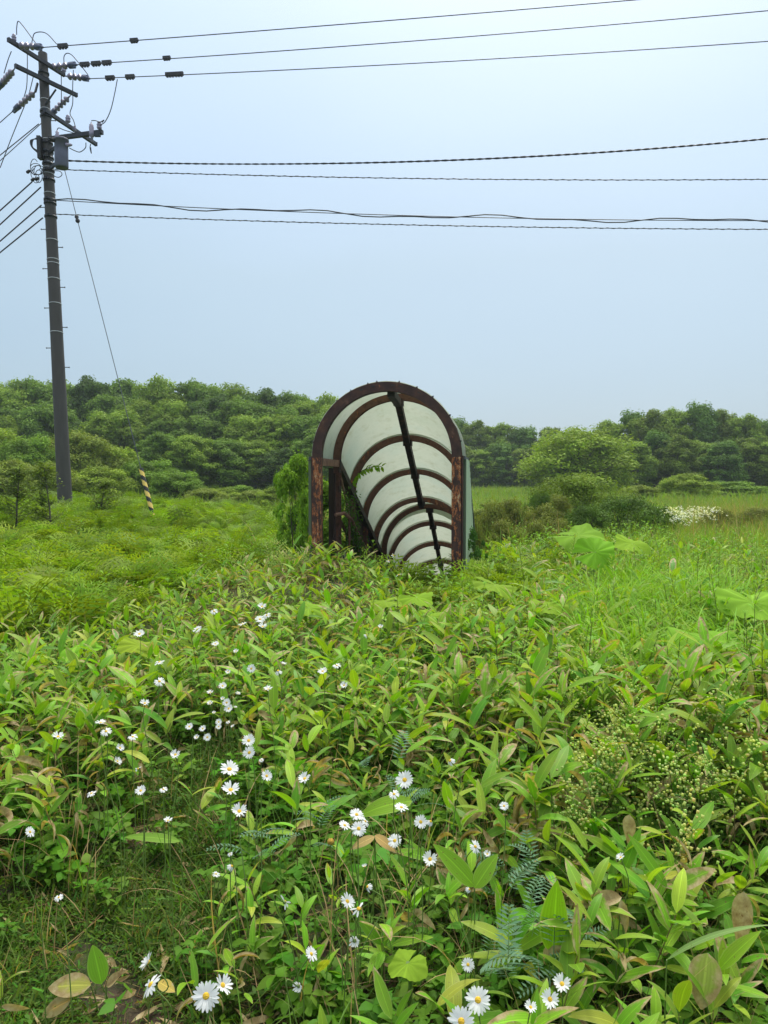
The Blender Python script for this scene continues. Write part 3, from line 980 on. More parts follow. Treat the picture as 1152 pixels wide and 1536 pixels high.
# guy wire with its striped guard
ga = at(97, 255, PY - .2)
gp = at(228, 768, 17.2)
gtop = at(209, 703, 17.2 + (19 - 17.2) * (65 / 513))
gz = float(ground(gp.x, gp.y))
gd = (gp - ga).normalized()
gend = ga + gd * ((gz - ga.z) / gd.z)
guy = empty('guy_wire', gend)
tag(guy, 'steel guy wire from the pole down to a yellow and black guard', 'guy wire')
mb = MB(); mb.tube([ga, gend], .009, 6); o = mb.build('wire', M['galv'], guy); o.location = -gend
mb = MB(); c = at(113, 338, 18.8); t_ = (c - ga).length
mb.lathe(ga + gd * (t_ - .12), gd, [(0, .012), (.03, .045), (.06, .05), (.09, .03), (.15, .055), (.18, .05), (.22, .012)], 10); o = mb.build('guy_insulator', M['gblack'], guy); o.location = -gend
Lg = (ga + gd * ((at(228, 768, 17.2) - ga).length) - ga).length
def gpt(px_y):
    lo, hi = 0, 30
    for _ in range(40):
        m_ = (lo + hi) / 2; q = ga + gd * m_
        if proj(q.x, q.y, q.z)[1] < px_y: lo = m_
        else: hi = m_
    return lo
g0 = gpt(703); g1 = (gend - ga).length
ns = 60
me = bpy.data.meshes.new('guard'); vs, fs, mi = [], [], []
x = gd.cross(UPV).normalized(); y = gd.cross(x)
nn = 20
for i in range(ns + 1):
    p = ga + gd * (g0 + (g1 - g0) * i / ns)
    for k in range(nn):
        a_ = 2 * math.pi * k / nn
        vs.append(p + (x * math.cos(a_) + y * math.sin(a_)) * .050 - gend)
for i in range(ns):
    for k in range(nn):
        fs.append((i * nn + k, i * nn + (k + 1) % nn, (i + 1) * nn + (k + 1) % nn, (i + 1) * nn + k))
        hgt = (g1 - g0) * i / ns
        mi.append(0 if ((hgt / .26 + k / nn) % 1) < .5 else 1)
me.from_pydata(vs, [], fs); me.materials.append(M['gold']); me.materials.append(M['gblack']); me.polygons.foreach_set('material_index', mi)
link_mesh('guard', me, guy)

# ================================================================== PLANT TEMPLATES
G1 = np.array((.175, .37, .020)); G2 = np.array((.235, .43, .026)); G3 = np.array((.125, .30, .020)); YG = np.array((.33, .48, .04))
TAN = np.array((.44, .31, .15)); BRN = np.array((.18, .11, .05))
def rj(a=.12): return 1 + rng.uniform(-a, a, 3) * np.array((1, .8, 1))
def sasa(seg=6, dryness=.1, nl=None, h=None):
    t = Tm(); h = h or rng.uniform(.18, .42)
    n = nl or rng.integers(5, 9)
    lean = rng.normal(0, .09, 2)
    top = np.array((lean[0], lean[1], h))
    pts = [np.array((0, 0, -.03)), np.array((lean[0] * .3, lean[1] * .3, h * .5)), top]
    add_stem(t, pts, .0024, .0016, (.20, .24, .06) if rng.random() > .4 else (.22, .17, .08))
    a0 = rng.uniform(0, 6.28)
    for k in range(n):
        f = k / max(1, n - 1)
        dead = rng.random() < dryness * (1.8 - 1.4 * f)
        zz = h * (1 - .34 * (1 - f) * (1 + rng.uniform(-.2, .3)))
        p = pts[1] + (top - pts[1]) * np.clip((zz - h * .5) / (h * .5), 0, 1)
        yaw = a0 + k * 2.4 + rng.normal(0, .35)
        L = rng.uniform(.105, .185) * (.8 + .25 * f); W = L * rng.uniform(.21, .29)
        pit = rng.uniform(.15, .75) + .45 * f
        if dead:
            col = TAN * rng.uniform(.55, 1.1); dr = rng.uniform(.6, 1.0)
            Rm = rot(yaw, rng.uniform(-.8, .3), rng.normal(0, .6))
            add_leaf(t, p, Rm, col, dr, L=L * .95, W=W * .8, seg=seg, droop=rng.uniform(.6, 2.2), fold=rng.uniform(.3, 1.0), curl=rng.uniform(-.5, .8), twist=rng.normal(0, .9))
        else:
            col = (G1, G2, G2, G3, YG)[rng.integers(0, 5)] * rj(.16)
            dr = 0 if rng.random() > dryness * 2.2 else rng.uniform(.15, .42)
            Rm = rot(yaw, pit, rng.normal(0, .28))
            add_leaf(t, p + np.array((0, 0, .004)), Rm, col, dr, L=L, W=W, seg=seg, droop=rng.uniform(.1, 1.05), fold=rng.uniform(.05, .38), curl=rng.uniform(-.25, .15), twist=rng.normal(0, .25))
    return t.done()
def fern(np_=13, fronds=4, col=(.225, .355, .020), L0=.5):
    t = Tm()
    for f in range(fronds):
        yaw = 6.28 * f / fronds + rng.normal(0, .5)
        L = L0 * rng.uniform(.6, 1.25)
        el = rng.uniform(.95, 1.5)
        dyaw = np.array((-math.sin(yaw), math.cos(yaw), 0))
        side = np.array((math.cos(yaw), math.sin(yaw), 0))
        pts, ths = [np.zeros(3)], []
        n = np_
        for i in range(n):
            th = el - (1.25 * (i / n) ** 1.5)
            ths.append(th)
            pts.append(pts[-1] + (dyaw * math.cos(th) + UPn * math.sin(th)) * L / n)
        cc = np.array(col) * rng.uniform(.62, 1.25) * rj(.1)
        add_stem(t, pts[::3] + [pts[-1]], .003, .0012, (.13, .20, .04))
        for i in range(2, n):
            fr = i / n
            pl = L * .42 * math.sin(math.pi * (fr * .93) ** .75) + .01
            up2 = -dyaw * math.sin(ths[i]) + UPn * math.cos(ths[i])
            fwd = dyaw * math.cos(ths[i]) + UPn * math.sin(ths[i])
            for s_ in (-1, 1):
                d = side * s_ * .86 + fwd * .5 + up2 * rng.uniform(-.05, .2)
                d /= np.linalg.norm(d)
                w_ = np.cross(d, up2) 
                w_ /= np.linalg.norm(w_)
                # feathered pinna: a thin spine with slanting teeth
                m_ = 3
                V, F = [], []
                for q in range(m_):
                    a_, b_ = q / m_, (q + .75) / m_
                    ww = pl * .26 * (1 - q / (m_ + 1.))
                    base = pts[i] + d * pl * a_ - UPn * pl * .18 * a_ * a_
                    tip = pts[i] + d * pl * b_ - UPn * pl * .18 * b_ * b_
                    for e in (-1, 1):
                        k0 = len(V)
                        V += [base, base + d * pl * .10, tip + w_ * e * ww + d * pl * .10, tip + w_ * e * ww - d * pl * .02]
                        F.append((k0, k0 + 1, k0 + 2, k0 + 3))
                V = np.array(V); A = np.zeros((len(V), 3))
                t.put(V, np.array(F), cc * rj(.06), A)
    return t.done()
UPn = np.array((0, 0, 1.0))
def whorl(h=.6, n=46, L=.085, W=.012, col=(.19, .34, .028), topcol=(.32, .46, .07), seg=3):
    t = Tm(); lean = rng.normal(0, .05, 2)
    add_stem(t, [(0, 0, 0), (lean[0] * .4, lean[1] * .4, h * .5), (lean[0], lean[1], h)], .004, .002, (.14, .17, .05))
    for k in range(n):
        f = .25 + .75 * k / n
        p = np.array((lean[0] * f, lean[1] * f, h * f))
        c = np.array(col) * (1 - f ** 3) + np.array(topcol) * f ** 3
        Lk = L * (1.15 - .55 * f ** 2) * rng.uniform(.8, 1.2)
        add_leaf(t, p, rot(k * 2.4 + rng.normal(0, .2), .15 + 1.0 * f ** 3 + rng.normal(0, .12), 0), c * rj(.1), 0, L=Lk, W=W * rng.uniform(.8, 1.2), seg=seg, droop=rng.uniform(.2, .9), fold=.2)
    return t.done()
def mugwort(h=.5, n=16, seg=3):
    t = Tm(); lean = rng.normal(0, .06, 2)
    add_stem(t, [(0, 0, 0), (lean[0], lean[1], h)], .004, .002, (.16, .16, .06))
    for k in range(n):
        f = .2 + .8 * k / n
        p = np.array((lean[0] * f, lean[1] * f, h * f))
        yaw = k * 2.4
        c = np.array((.165, .31, .028)) * (1 + .5 * f ** 2) * rj(.12)
        S = .12 * (1.1 - .55 * f)
        pit = .3 + .7 * f ** 2
        add_leaf(t, p, rot(yaw, pit), c, L=S, W=S * .22, seg=seg, droop=.7, fold=.1)
        for e, fr in ((-1, .35), (1, .35), (-1, .6), (1, .6)):
            q = p + rot(yaw, pit - .2) @ np.array((0, S * fr, -.01 * fr))
            add_leaf(t, q, rot(yaw - e * .75, pit - .2), c, L=S * (.75 - .4 * fr), W=S * .17, seg=2, droop=.5, fold=.1)
    return t.done()
def rosette(n=9, S=.05, h=.10, col=(.11, .24, .018), W=.6, seg=3):
    t = Tm()
    for k in range(n):
        yaw = rng.uniform(0, 6.28); hh = h * rng.uniform(.3, 1.1); rr = rng.uniform(.0, .07)
        p = np.array((math.cos(yaw) * rr, math.sin(yaw) * rr, hh))
        add_stem(t, [(0, 0, 0), p], .0012, .0009, (.11, .16, .03))
        c = np.array(col) * rj(.22)
        for q in range(3):
            s_ = S * rng.uniform(.6, 1.1)
            add_leaf(t, p, rot(yaw + (q - 1) * 1.5 + rng.normal(0, .3), rng.uniform(-.3, .5), rng.normal(0, .3)), c, L=s_, W=s_ * W, seg=seg, droop=rng.uniform(0, .8), fold=rng.uniform(-.1, .3), prof='ovate')
    return t.done()
def tuft(n=28, L=(.35, .8), W=.010, droop=(.9, 2.2), col=(.19, .36, .025), spread=.05, seg=7, pit=(.95, 1.5), dry=.0):
    t = Tm()
    for k in range(n):
        yaw = rng.uniform(0, 6.28)
        p = np.array((rng.normal(0, spread), rng.normal(0, spread), 0))
        dd = rng.random() < dry
        c = (TAN * rng.uniform(.7, 1.2)) if dd else np.array(col) * rj(.15)
        add_leaf(t, p, rot(yaw, rng.uniform(*pit), 0), c, 0, L=rng.uniform(*L), W=W * rng.uniform(.7, 1.3), seg=seg, droop=rng.uniform(*droop), fold=.3, prof='blade')
    return t.done()
def bedstraw(h=.40, n=17):
    t = Tm()
    add_stem(t, [(0, 0, 0), (.01, .01, h * .9)], .0022, .001, (.16, .24, .05))
    for k in range(n):
        f = rng.uniform(.25, 1)
        yaw = rng.uniform(0, 6.28); ln = .17 * (1.25 - f) + .02
        d = np.array((math.cos(yaw), math.sin(yaw), rng.uniform(.5, 1.3))); d /= np.linalg.norm(d)
        p = np.array((0, 0, h * f)); q = p + d * ln
        add_stem(t, [p, q], .0009, .0006, (.15, .25, .05))
        for j in range(rng.integers(4, 8)):
            s_ = rng.uniform(.0034, .0062)
            c = p + (q - p) * rng.uniform(.35, 1.05) + rng.normal(0, .011, 3)
            V = np.array([(s_, 0, 0), (0, s_, 0), (-s_, 0, 0), (0, -s_, 0), (0, 0, s_), (0, 0, -s_)]) + c
            F = np.array([(0, 1, 4, 4), (1, 2, 4, 4)])
            V8 = np.array([(-1, -1, -1), (1, -1, -1), (1, 1, -1), (-1, 1, -1), (-1, -1, 1), (1, -1, 1), (1, 1, 1), (-1, 1, 1)]) * s_ * .6 + c
            F8 = np.array([(0, 3, 2, 1), (4, 5, 6, 7), (0, 1, 5, 4), (2, 3, 7, 6), (0, 4, 7, 3), (1, 2, 6, 5)])
            t.put(V8, F8, np.array((.60, .68, .22)) * rj(.15), np.zeros((8, 3)))
    for k in range(20):
        f = rng.uniform(.1, .8)
        add_leaf(t, (0, 0, h * f), rot(rng.uniform(0, 6.28), .2), np.array((.13, .25, .04)) * rj(.1), L=.028, W=.006, seg=2, droop=.3, fold=.1)
    return t.done()
def litter(n=14):
    t = Tm()
    for k in range(n):
        p = np.array((rng.normal(0, .07), rng.normal(0, .07), rng.uniform(.005, .03)))
        if rng.random() < .55:
            d = np.array((rng.normal(), rng.normal(), rng.normal(0, .12))); d /= np.linalg.norm(d)
            add_stem(t, [p, p + d * rng.uniform(.04, .16)], .0013, .0008, (TAN if rng.random() < .5 else BRN) * rng.uniform(.5, 1.2), .6)
        else:
            add_leaf(t, p, rot(rng.uniform(0, 6.28), rng.normal(0, .2), rng.normal(0, .5)), (TAN if rng.random() < .5 else BRN) * rng.uniform(.5, 1.0), .8, L=rng.uniform(.035, .095), W=rng.uniform(.008, .022), seg=4, droop=rng.uniform(-.6, .9), fold=rng.uniform(0, .8), twist=rng.normal(0, .8))
    return t.done()
def moss(n=70, S=.011, col=(.085, .16, .02)):
    t = Tm()
    for k in range(n):
        p = np.array((rng.normal(0, .045), rng.normal(0, .045), rng.uniform(.0, .025)))
        s_ = S * rng.uniform(.5, 1.6)
        add_leaf(t, p, rot(rng.uniform(0, 6.28), rng.uniform(-.2, 1.0), rng.normal(0, .4)), np.array(col) * rj(.3) * rng.uniform(.6, 1.4), L=s_, W=s_ * .55, seg=1, droop=.2, fold=.1, prof='petal')
    return t.done()

# ================================================================== SCATTERING
def pts_in(n, y0, y1, margin=.55, power=1.0):
    """points in the wedge the camera sees, n per unit, evenly by area"""
    k = .56
    y = np.sqrt(rng.uniform(0, 1, n) * (y1 ** 2 - y0 ** 2) + y0 ** 2)
    x = rng.uniform(-1, 1, n) * (k * y + margin)
    return x, y
def wedge_area(y0, y1): return .56 * (y1 ** 2 - y0 ** 2) + 1.1 * (y1 - y0)
def in_shelter(x, y, pad=.05):
    dx, dy = x - TO.x, y - TO.y
    u = dx * TR.x + dy * TR.y; v = dx * TA.x + dy * TA.y
    return (np.abs(u) < 1.12 + pad) & (v > -.12) & (v < 12.5)
PATH = [(-200, 1400), (60, 1340), (150, 1300), (215, 1225), (235, 1160), (300, 1095), (350, 1110), (390, 1150), (345, 1230), (320, 1290), (330, 1340), (330, 1420), (330, 1560), (330, 3200), (-900, 3200)]
BARE2 = [(500, 1290), (560, 1240), (640, 1290), (650, 1400), (600, 1440), (540, 1400)]
BARE3 = [(600, 1470), (720, 1450), (800, 1540), (640, 1600)]
LOWC = [(330, 1180), (480, 1150), (700, 1190), (760, 1330), (720, 1560), (760, 3200), (280, 3200), (320, 1330)]
FERNZ = [(-300, 700), (430, 700), (440, 830), (330, 850), (180, 905), (60, 930), (-300, 960)]
FERN2 = [(596, 862), (700, 838), (830, 850), (820, 885), (640, 895)]
GRASSZ = [(840, 880), (900, 840), (1010, 835), (1140, 860), (1180, 930), (1090, 985), (930, 985), (860, 940)]
LOWHERB = [(-300, 845), (120, 840), (130, 960), (60, 990), (-300, 990)]
def screen(x, y, z=.12):
    return proj(x, y, ground(x, y) + z)
def go(name, tms, x, y, m, label, cat, scl=(.8, 1.2), tilt=.1, dz=0, cm=.12, tall=None):
    n = len(x)
    z = ground(x, y) + dz
    sc_ = rng.uniform(*scl, n)
    if tall is not None: sc_ = sc_ * tall
    low = 1 + rng.uniform(-cm, cm, (n, 1))
    cmv = low * (1 + rng.uniform(-.05, .05, (n, 3)))
    return cloud(name, tms, rng.integers(0, len(tms), n), np.stack([x, y, z], 1), rng.uniform(0, 6.28, n), sc_, rng.normal(0, tilt, (n, 2)), cmv, m, label=label, cat=cat)

def patchy(x, y, s=1.0, ph=0.0):
    return .5 + .5 * np.sin(x * 1.9 * s + 2.1 * np.sin(y * 1.1 * s + ph) + ph) * np.sin(y * 1.5 * s + 1.7 * np.sin(x * .9 * s + ph * 2))

# --- bamboo grass: near (fine leaves) and farther (fewer segments)
A1 = [sasa(7, .14) for _ in range(26)]
AD1 = [sasa(7, .55) for _ in range(10)]
A2 = [sasa(4, .13) for _ in range(18)]
AD2 = [sasa(4, .5) for _ in range(8)]
def sasa_field(y0, y1, dens, tms, tmd, name, label):
    n = int(wedge_area(y0, y1) * dens)
    x, y = pts_in(n, y0, y1)
    px, py = screen(x, y, .05)
    px2, py2 = screen(x, y, .38)
    keep = ~in_shelter(x, y)
    path = inpoly(px, py, PATH) | (inpoly(px2, py2, PATH) & (rng.random(n) < .75))
    keep &= ~(path & (rng.random(n) < .94))
    keep &= ~((inpoly(px, py, BARE2) | inpoly(px, py, BARE3)) & (rng.random(n) < .85))
    keep &= ~(inpoly(px, py, LOWC) & (rng.random(n) < .38))
    keep &= ~(inpoly(px2, py2, FERNZ) & (rng.random(n) < .97))
    keep &= ~(inpoly(px2, py2, FERN2) & (rng.random(n) < .8))
    keep &= ~(inpoly(px2, py2, GRASSZ) & (rng.random(n) < .8))
    right = (px2 > 620) & (py2 < 1010) & (py2 > 860)
    keep &= ~(right & (rng.random(n) < .15))
    keep &= ~((px2 > 710) & (py2 < 850) & (rng.random(n) < .55))
    x, y, px, py = x[keep], y[keep], px[keep], py[keep]
    n = len(x)
    d = patchy(x, y, 1.3, 1.0) + .35 * ((px > 620) & (py > 1080)) + .25 * ((px < 260) & (py > 1000)) + .2 * (np.abs(px - 480) < 160) * (py < 900)
    dry = rng.random(n) < np.clip((d - .50) * .80, .07, .52)
    tall = .85 + .3 * patchy(x, y, .7, 3.0) + .12 * (px > 640)
    near_path = inpoly(px, py, LOWC) | inpoly(px, py, PATH)
    tall = np.where(near_path, tall * .8, tall) * (.66 + .34 * sstep(1.4, 3.2, y))
    idx = np.where(dry, len(tms) + rng.integers(0, len(tmd), n), rng.integers(0, len(tms), n))
    z = ground(x, y)
    cm = (1 + rng.uniform(-.14, .14, (n, 1))) * (1 + rng.uniform(-.06, .06, (n, 3)))
    cloud(name, tms + tmd, idx, np.stack([x, y, z], 1), rng.uniform(0, 6.28, n), tall * rng.uniform(.8, 1.15, n), rng.normal(0, .13, (n, 2)), cm, M['leaf'], label=label, cat='ground cover')
sasa_field(1.42, 4.6, 88, A1, AD1, 'bamboo_grass', 'broad leaved bamboo grass with dry tan leaves filling the foreground')
sasa_field(4.6, 12.5, 52, A2, AD2, 'bamboo_grass', 'bamboo grass in front of and around the rusty shelter')

# --- feathery fern field on the left
FT = [fern(9, 4, L0=.46) for _ in range(8)]
def zone(n, y0, y1, fn, zt=.3, margin=.6):
    x, y = pts_in(n, y0, y1, margin)
    px, py = screen(x, y, zt)
    k = fn(x, y, px, py) & ~in_shelter(x, y)
    return x[k], y[k]
x, y = zone(4200, 4.2, 13, lambda x, y, px, py: (inpoly(px, py, FERNZ) | inpoly(px, py, FERN2)) & (patchy(x, y, 1.0, .4) > .08))
go('feathery_fern', FT, x, y, M['herb'], 'bright feathery green fern carpet left of the shelter', 'ground cover', (.75, 1.2), .16, cm=.22, tall=.6 + .65 * patchy(x, y, 2.3, 1.1) + .25 * rng.random(len(x)))
FT2 = [fern(9, 3, L0=.5) for _ in range(6)]
x, y = zone(6500, 13, 30, lambda x, y, px, py: (px < 440) & (rng.random(len(x)) < .9))
go('feathery_fern', FT2, x, y, M['herb'], 'far feathery green fern field around the foot of the pole', 'ground cover', (.7, 1.05), .16, cm=.22, tall=.6 + .6 * patchy(x, y, 1.3, 1.1) + .3 * rng.random(len(x)))

# --- upright leafy herbs
WT = [whorl(rng.uniform(.45, .75)) for _ in range(7)]
x, y = zone(1300, 2.6, 11, lambda x, y, px, py: ((px > 520) & (py < 1060) & (py > 830) | inpoly(px, py, LOWHERB)) & (patchy(x, y, 1.6, 2.2) > .45) & ~((px > 560) & (px < 730) & (py < 885)), .5)
go('leafy_herb', WT, x, y, M['herb'], 'upright herbs with narrow whorled leaves rising among the bamboo grass', 'herbs', (.7, 1.1), .14, cm=.25, tall=.6 + .6 * patchy(x, y, 1.7, 3.6))
MT = [mugwort(rng.uniform(.4, .7)) for _ in range(7)]
x, y = zone(2000, 2.4, 14, lambda x, y, px, py: ((px > 560) & (py < 1080) & (patchy(x, y, 1.2, 5.1) > .3)) | ((py < 1000) & (px > 250) & (rng.random(len(x)) < .3)) & ~((px > 560) & (px < 730) & (py < 885)), .5)
go('mugwort', MT, x, y, M['herb'], 'soft lobed mugwort stems on the rough ground right of the shelter', 'herbs', (.65, 1.05), .08)

x, y = zone(900, 5, 24, lambda x, y, px, py: inpoly(px, py, FERNZ) & (patchy(x, y, .8, 4.4) > .5), .4)
go('leafy_herb', WT, x, y, M['herb'], 'leafy herb stems standing up out of the feathery ferns', 'herbs', (.5, 1.0), .12, cm=.25)
x, y = zone(800, 5, 24, lambda x, y, px, py: inpoly(px, py, FERNZ) & (patchy(x, y, .8, 1.4) > .5), .4)
go('mugwort', MT, x, y, M['herb'], 'lobed weeds mixed into the feathery ferns on the left', 'herbs', (.5, 1.0), .12, cm=.25)
x, y = zone(700, 5, 22, lambda x, y, px, py: inpoly(px, py, FERNZ), .4)
FG = [tuft(12, (.3, .65), .007, (.3, 1.4), (.26, .38, .05), .06, 5, dry=.2) for _ in range(5)]
go('fern_field_grass', FG, x, y, M['herb'], 'pale grass blades sticking out of the fern field', 'grass', (.7, 1.1), .12, cm=.2)
TX = [tuft(26, (.35, .7), .014, (.5, 1.8), (.25, .43, .03), .07, 6) for _ in range(5)]
x, y = zone(1100, 4.5, 16, lambda x, y, px, py: (px > 720) & (py > 790) & (py < 1000) & (patchy(x, y, 1.1, 2.7) > .35), .4)
go('lush_grass', TX, x, y, M['herb'], 'lush fresh grass clumps scattered among the weeds right of the shelter', 'grass', (.75, 1.15), .16, cm=.28, tall=.65 + .6 * patchy(x, y, 2.6, 2.0))
# --- long arching grass
TT = [tuft(34, W=.018, col=(.24, .44, .03)) for _ in range(5)]
x, y = zone(1500, 4.0, 10.5, lambda x, y, px, py: inpoly(px, py, GRASSZ), .5)
go('long_grass', TT, x, y, M['herb'], 'long arching bright green grass beyond the herbs on the near right', 'grass', (.75, 1.15), .05)
TS = [tuft(7, (.2, .5), .0042, (.3, 1.6), (.13, .25, .035), .04, 6, dry=.25) for _ in range(8)]
x, y = zone(2100, 1.25, 8, lambda x, y, px, py: ~inpoly(px, py, PATH) | (rng.random(len(x)) < .2), .05)
go('fine_grass', TS, x, y, M['herb'], 'thin loose grass blades threaded through the low plants', 'grass', (.6, 1.15), .12)

# --- understorey
RT = [rosette(10, .045, .12) for _ in range(6)] + [rosette(9, .03, .09, (.11, .22, .03), .5) for _ in range(4)] + [rosette(7, .05, .13, (.13, .29, .02), .7, 4) for _ in range(4)]
x, y = zone(5200, 1.25, 7, lambda x, y, px, py: ~inpoly(px, py, PATH) | (rng.random(len(x)) < .08), .05)
go('low_leaves', RT, x, y, M['herb'], 'dark low leafy undergrowth beneath the bamboo grass', 'undergrowth', (.6, 1.3), .12)
MS = [moss() for _ in range(6)] + [moss(60, .018, (.10, .19, .02)) for _ in range(4)]
x, y = zone(15000, 1.2, 4.2, lambda x, y, px, py: (patchy(x, y, 2.6, .9) > .20) & (inpoly(px, py, PATH) | (rng.random(len(x)) < .15)), .02)
go('moss_and_seedlings', MS, x, y, M['herb'], 'tiny moss and seedlings along the trodden bare track', 'ground cover', (.7, 1.5), .15, cm=.3)
LT = [litter() for _ in range(8)]
x, y = zone(2400, 1.2, 7, lambda x, y, px, py: rng.random(len(x)) < .7, .0)
go('leaf_litter', LT, x, y, M['leaf'], 'dead brown leaves and stalks lying on the soil', 'leaf litter', (.7, 1.4), .1, cm=.3)
TP = [tuft(10, (.08, .2), .003, (.3, 1.4), (.12, .22, .03), .03, 4, dry=.3) for _ in range(6)]
x, y = zone(1500, 1.2, 4.5, lambda x, y, px, py: inpoly(px, py, PATH) & (patchy(x, y, 3, 4) > .5), .02)
go('track_grass', TP, x, y, M['herb'], 'short fine grass growing in the bare track', 'grass', (.6, 1.2), .1)

# --- bedstraw in flower
BT = [bedstraw() for _ in range(6)]
bx, by = [], []
for (cx, cy, sx_, sy_, n) in ((930, 1050, 140, 90, 22), (1080, 1040, 100, 75, 14), (990, 1110, 90, 50, 8), (820, 1010, 80, 35, 8), (400, 845, 50, 25, 22)):
    for _ in range(n):
        p = atz(cx + rng.normal(0, sx_ / 1.5), cy + 20 + rng.normal(0, sy_ / 1.5), .38)
        bx.append(p.x); by.append(p.y)
go('bedstraw', BT, np.array(bx), np.array(by), M['herb'], 'airy stalks of tiny pale yellow green flowers on the right', 'flowers', (.95, 1.35), .12)

# --- silvery vetch leaves
def vetch(n=12, L=.16):
    t = Tm(); pts = [np.array((0, 0, .0))]
    th = rng.uniform(.5, 1.1)
    for i in range(n):
        th -= .09; pts.append(pts[-1] + np.array((0, math.cos(th), math.sin(th))) * L / n)
    add_stem(t, pts, .0014, .0007, (.14, .24, .09))
    for i in range(2, n):
        for e in (-1, 1):
            add_leaf(t, pts[i], rot(-e * 1.2, .15), np.array((.16, .30, .17)) * rj(.08), L=.03 * math.sin(math.pi * (i / n) ** .8) + .008, W=.007, seg=2, droop=.2, fold=.1)
    return t.done()
VT = [vetch() for _ in range(6)]
vx, vy, vz = [], [], []
for (cx, cy, n) in ((770, 1330, 9), (800, 1370, 8), (745, 1450, 7), (860, 1430, 5), (440, 1225, 3), (470, 1240, 3), (590, 1175, 5), (600, 1200, 4), (410, 1270, 4)):
    for _ in range(n):
        h = rng.uniform(.1, .34)
        p = atz(cx + rng.normal(0, 22), cy + rng.normal(0, 22), h)
        vx.append(p.x); vy.append(p.y); vz.append(p.z)
n = len(vx)
cloud('vetch', VT, rng.integers(0, 6, n), np.stack([vx, vy, vz], 1), rng.uniform(0, 6.28, n), rng.uniform(.7, 1.15, n), rng.normal(0, .3, (n, 2)), None, M['herb'], label='silvery green feathered vetch leaves low in the foreground', cat='herbs')

# --- meadow beyond
MG = [tuft(26, (.3, .6), .012, (.3, 1.3), (.20, .32, .04), .16, 3, dry=.12) for _ in range(5)]
MW = [mugwort(rng.uniform(.4, .6), 12, 2) for _ in range(5)]
x, y = zone(9000, 12.5, 48, lambda x, y, px, py: (px > 430) & (patchy(x, y, .35, 1.2) > .25), .4)
go('meadow_grass', MG, x, y, M['herb'], 'pale rough meadow grass reaching back to the woods', 'grass', (.8, 1.6), .08, cm=.2)
x, y = zone(7000, 11, 30, lambda x, y, px, py: (px > 700) & (px < 1010) & (patchy(x, y, .8, 3.3) > .3), .4)
go('meadow_weeds', MW, x, y, M['herb'], 'mixed dull green weeds in the meadow right of the shelter', 'herbs', (.8, 1.4), .08, cm=.25)
MF = [tuft(22, (.5, 1.1), .05, (.4, 1.5), (.19, .30, .045), .4, 2) for _ in range(5)]
x, y = pts_in(9000, 30, 110, 3)
go('far_meadow', MF, x, y, M['herb'], 'bright strip of far meadow at the foot of the woods', 'grass', (.7, 1.3), .05, cm=.15)
# dry seed stalks at the far right
SD = [tuft(12, (.5, .95), .004, (.05, .5), (.30, .28, .10), .12, 3, (1.3, 1.57), dry=.3) for _ in range(4)]
x, y = zone(1500, 13, 26, lambda x, y, px, py: (px > 1010) & (patchy(x, y, .9, 1.0) > .25), .5)
go('seed_stalks', SD, x, y, M['herb'], 'thin straw coloured seed stalks in the meadow at far right', 'grass', (.8, 1.25), .05)
# brown twiggy growth low right of the shelter
SD2 = [whorl(rng.uniform(.5, .8), 40, .05, .012, (.22, .19, .06), (.24, .24, .07), 2) for _ in range(4)]
x, y = zone(1500, 13, 24, lambda x, y, px, py: (px > 700) & (px < 840) & (patchy(x, y, .9, 6.0) > .3), .5)
go('brown_weeds', SD2, x, y, M['herb'], 'brownish finely leaved weeds between the shelter and the dark shrub', 'herbs', (.8, 1.25), .08)
# white flower patch
t = Tm()
for k in range(26):
    p = np.array((rng.normal(0, .16), rng.normal(0, .16), rng.uniform(.25, .5)))
    for q in range(4):
        c = p + rng.normal(0, .012, 3)
        add_leaf(t, c, rot(rng.uniform(0, 6.28), rng.normal(0, .4)), (.75, .76, .72), L=.03, W=.026, seg=2, droop=.1, fold=.05, prof='petal')
t.done()
fx, fy = [], []
for k in range(13):
    p = at(rng.uniform(1000, 1065), rng.uniform(772, 802), 17 + rng.uniform(-1.2, 1.2)); fx.append(p.x); fy.append(p.y)
go('white_flower_patch', [t], np.array(fx), np.array(fy), M['herb'], 'patch of small white flowers at the foot of the dark shrub', 'flowers', (.8, 1.2), .1, dz=.32)

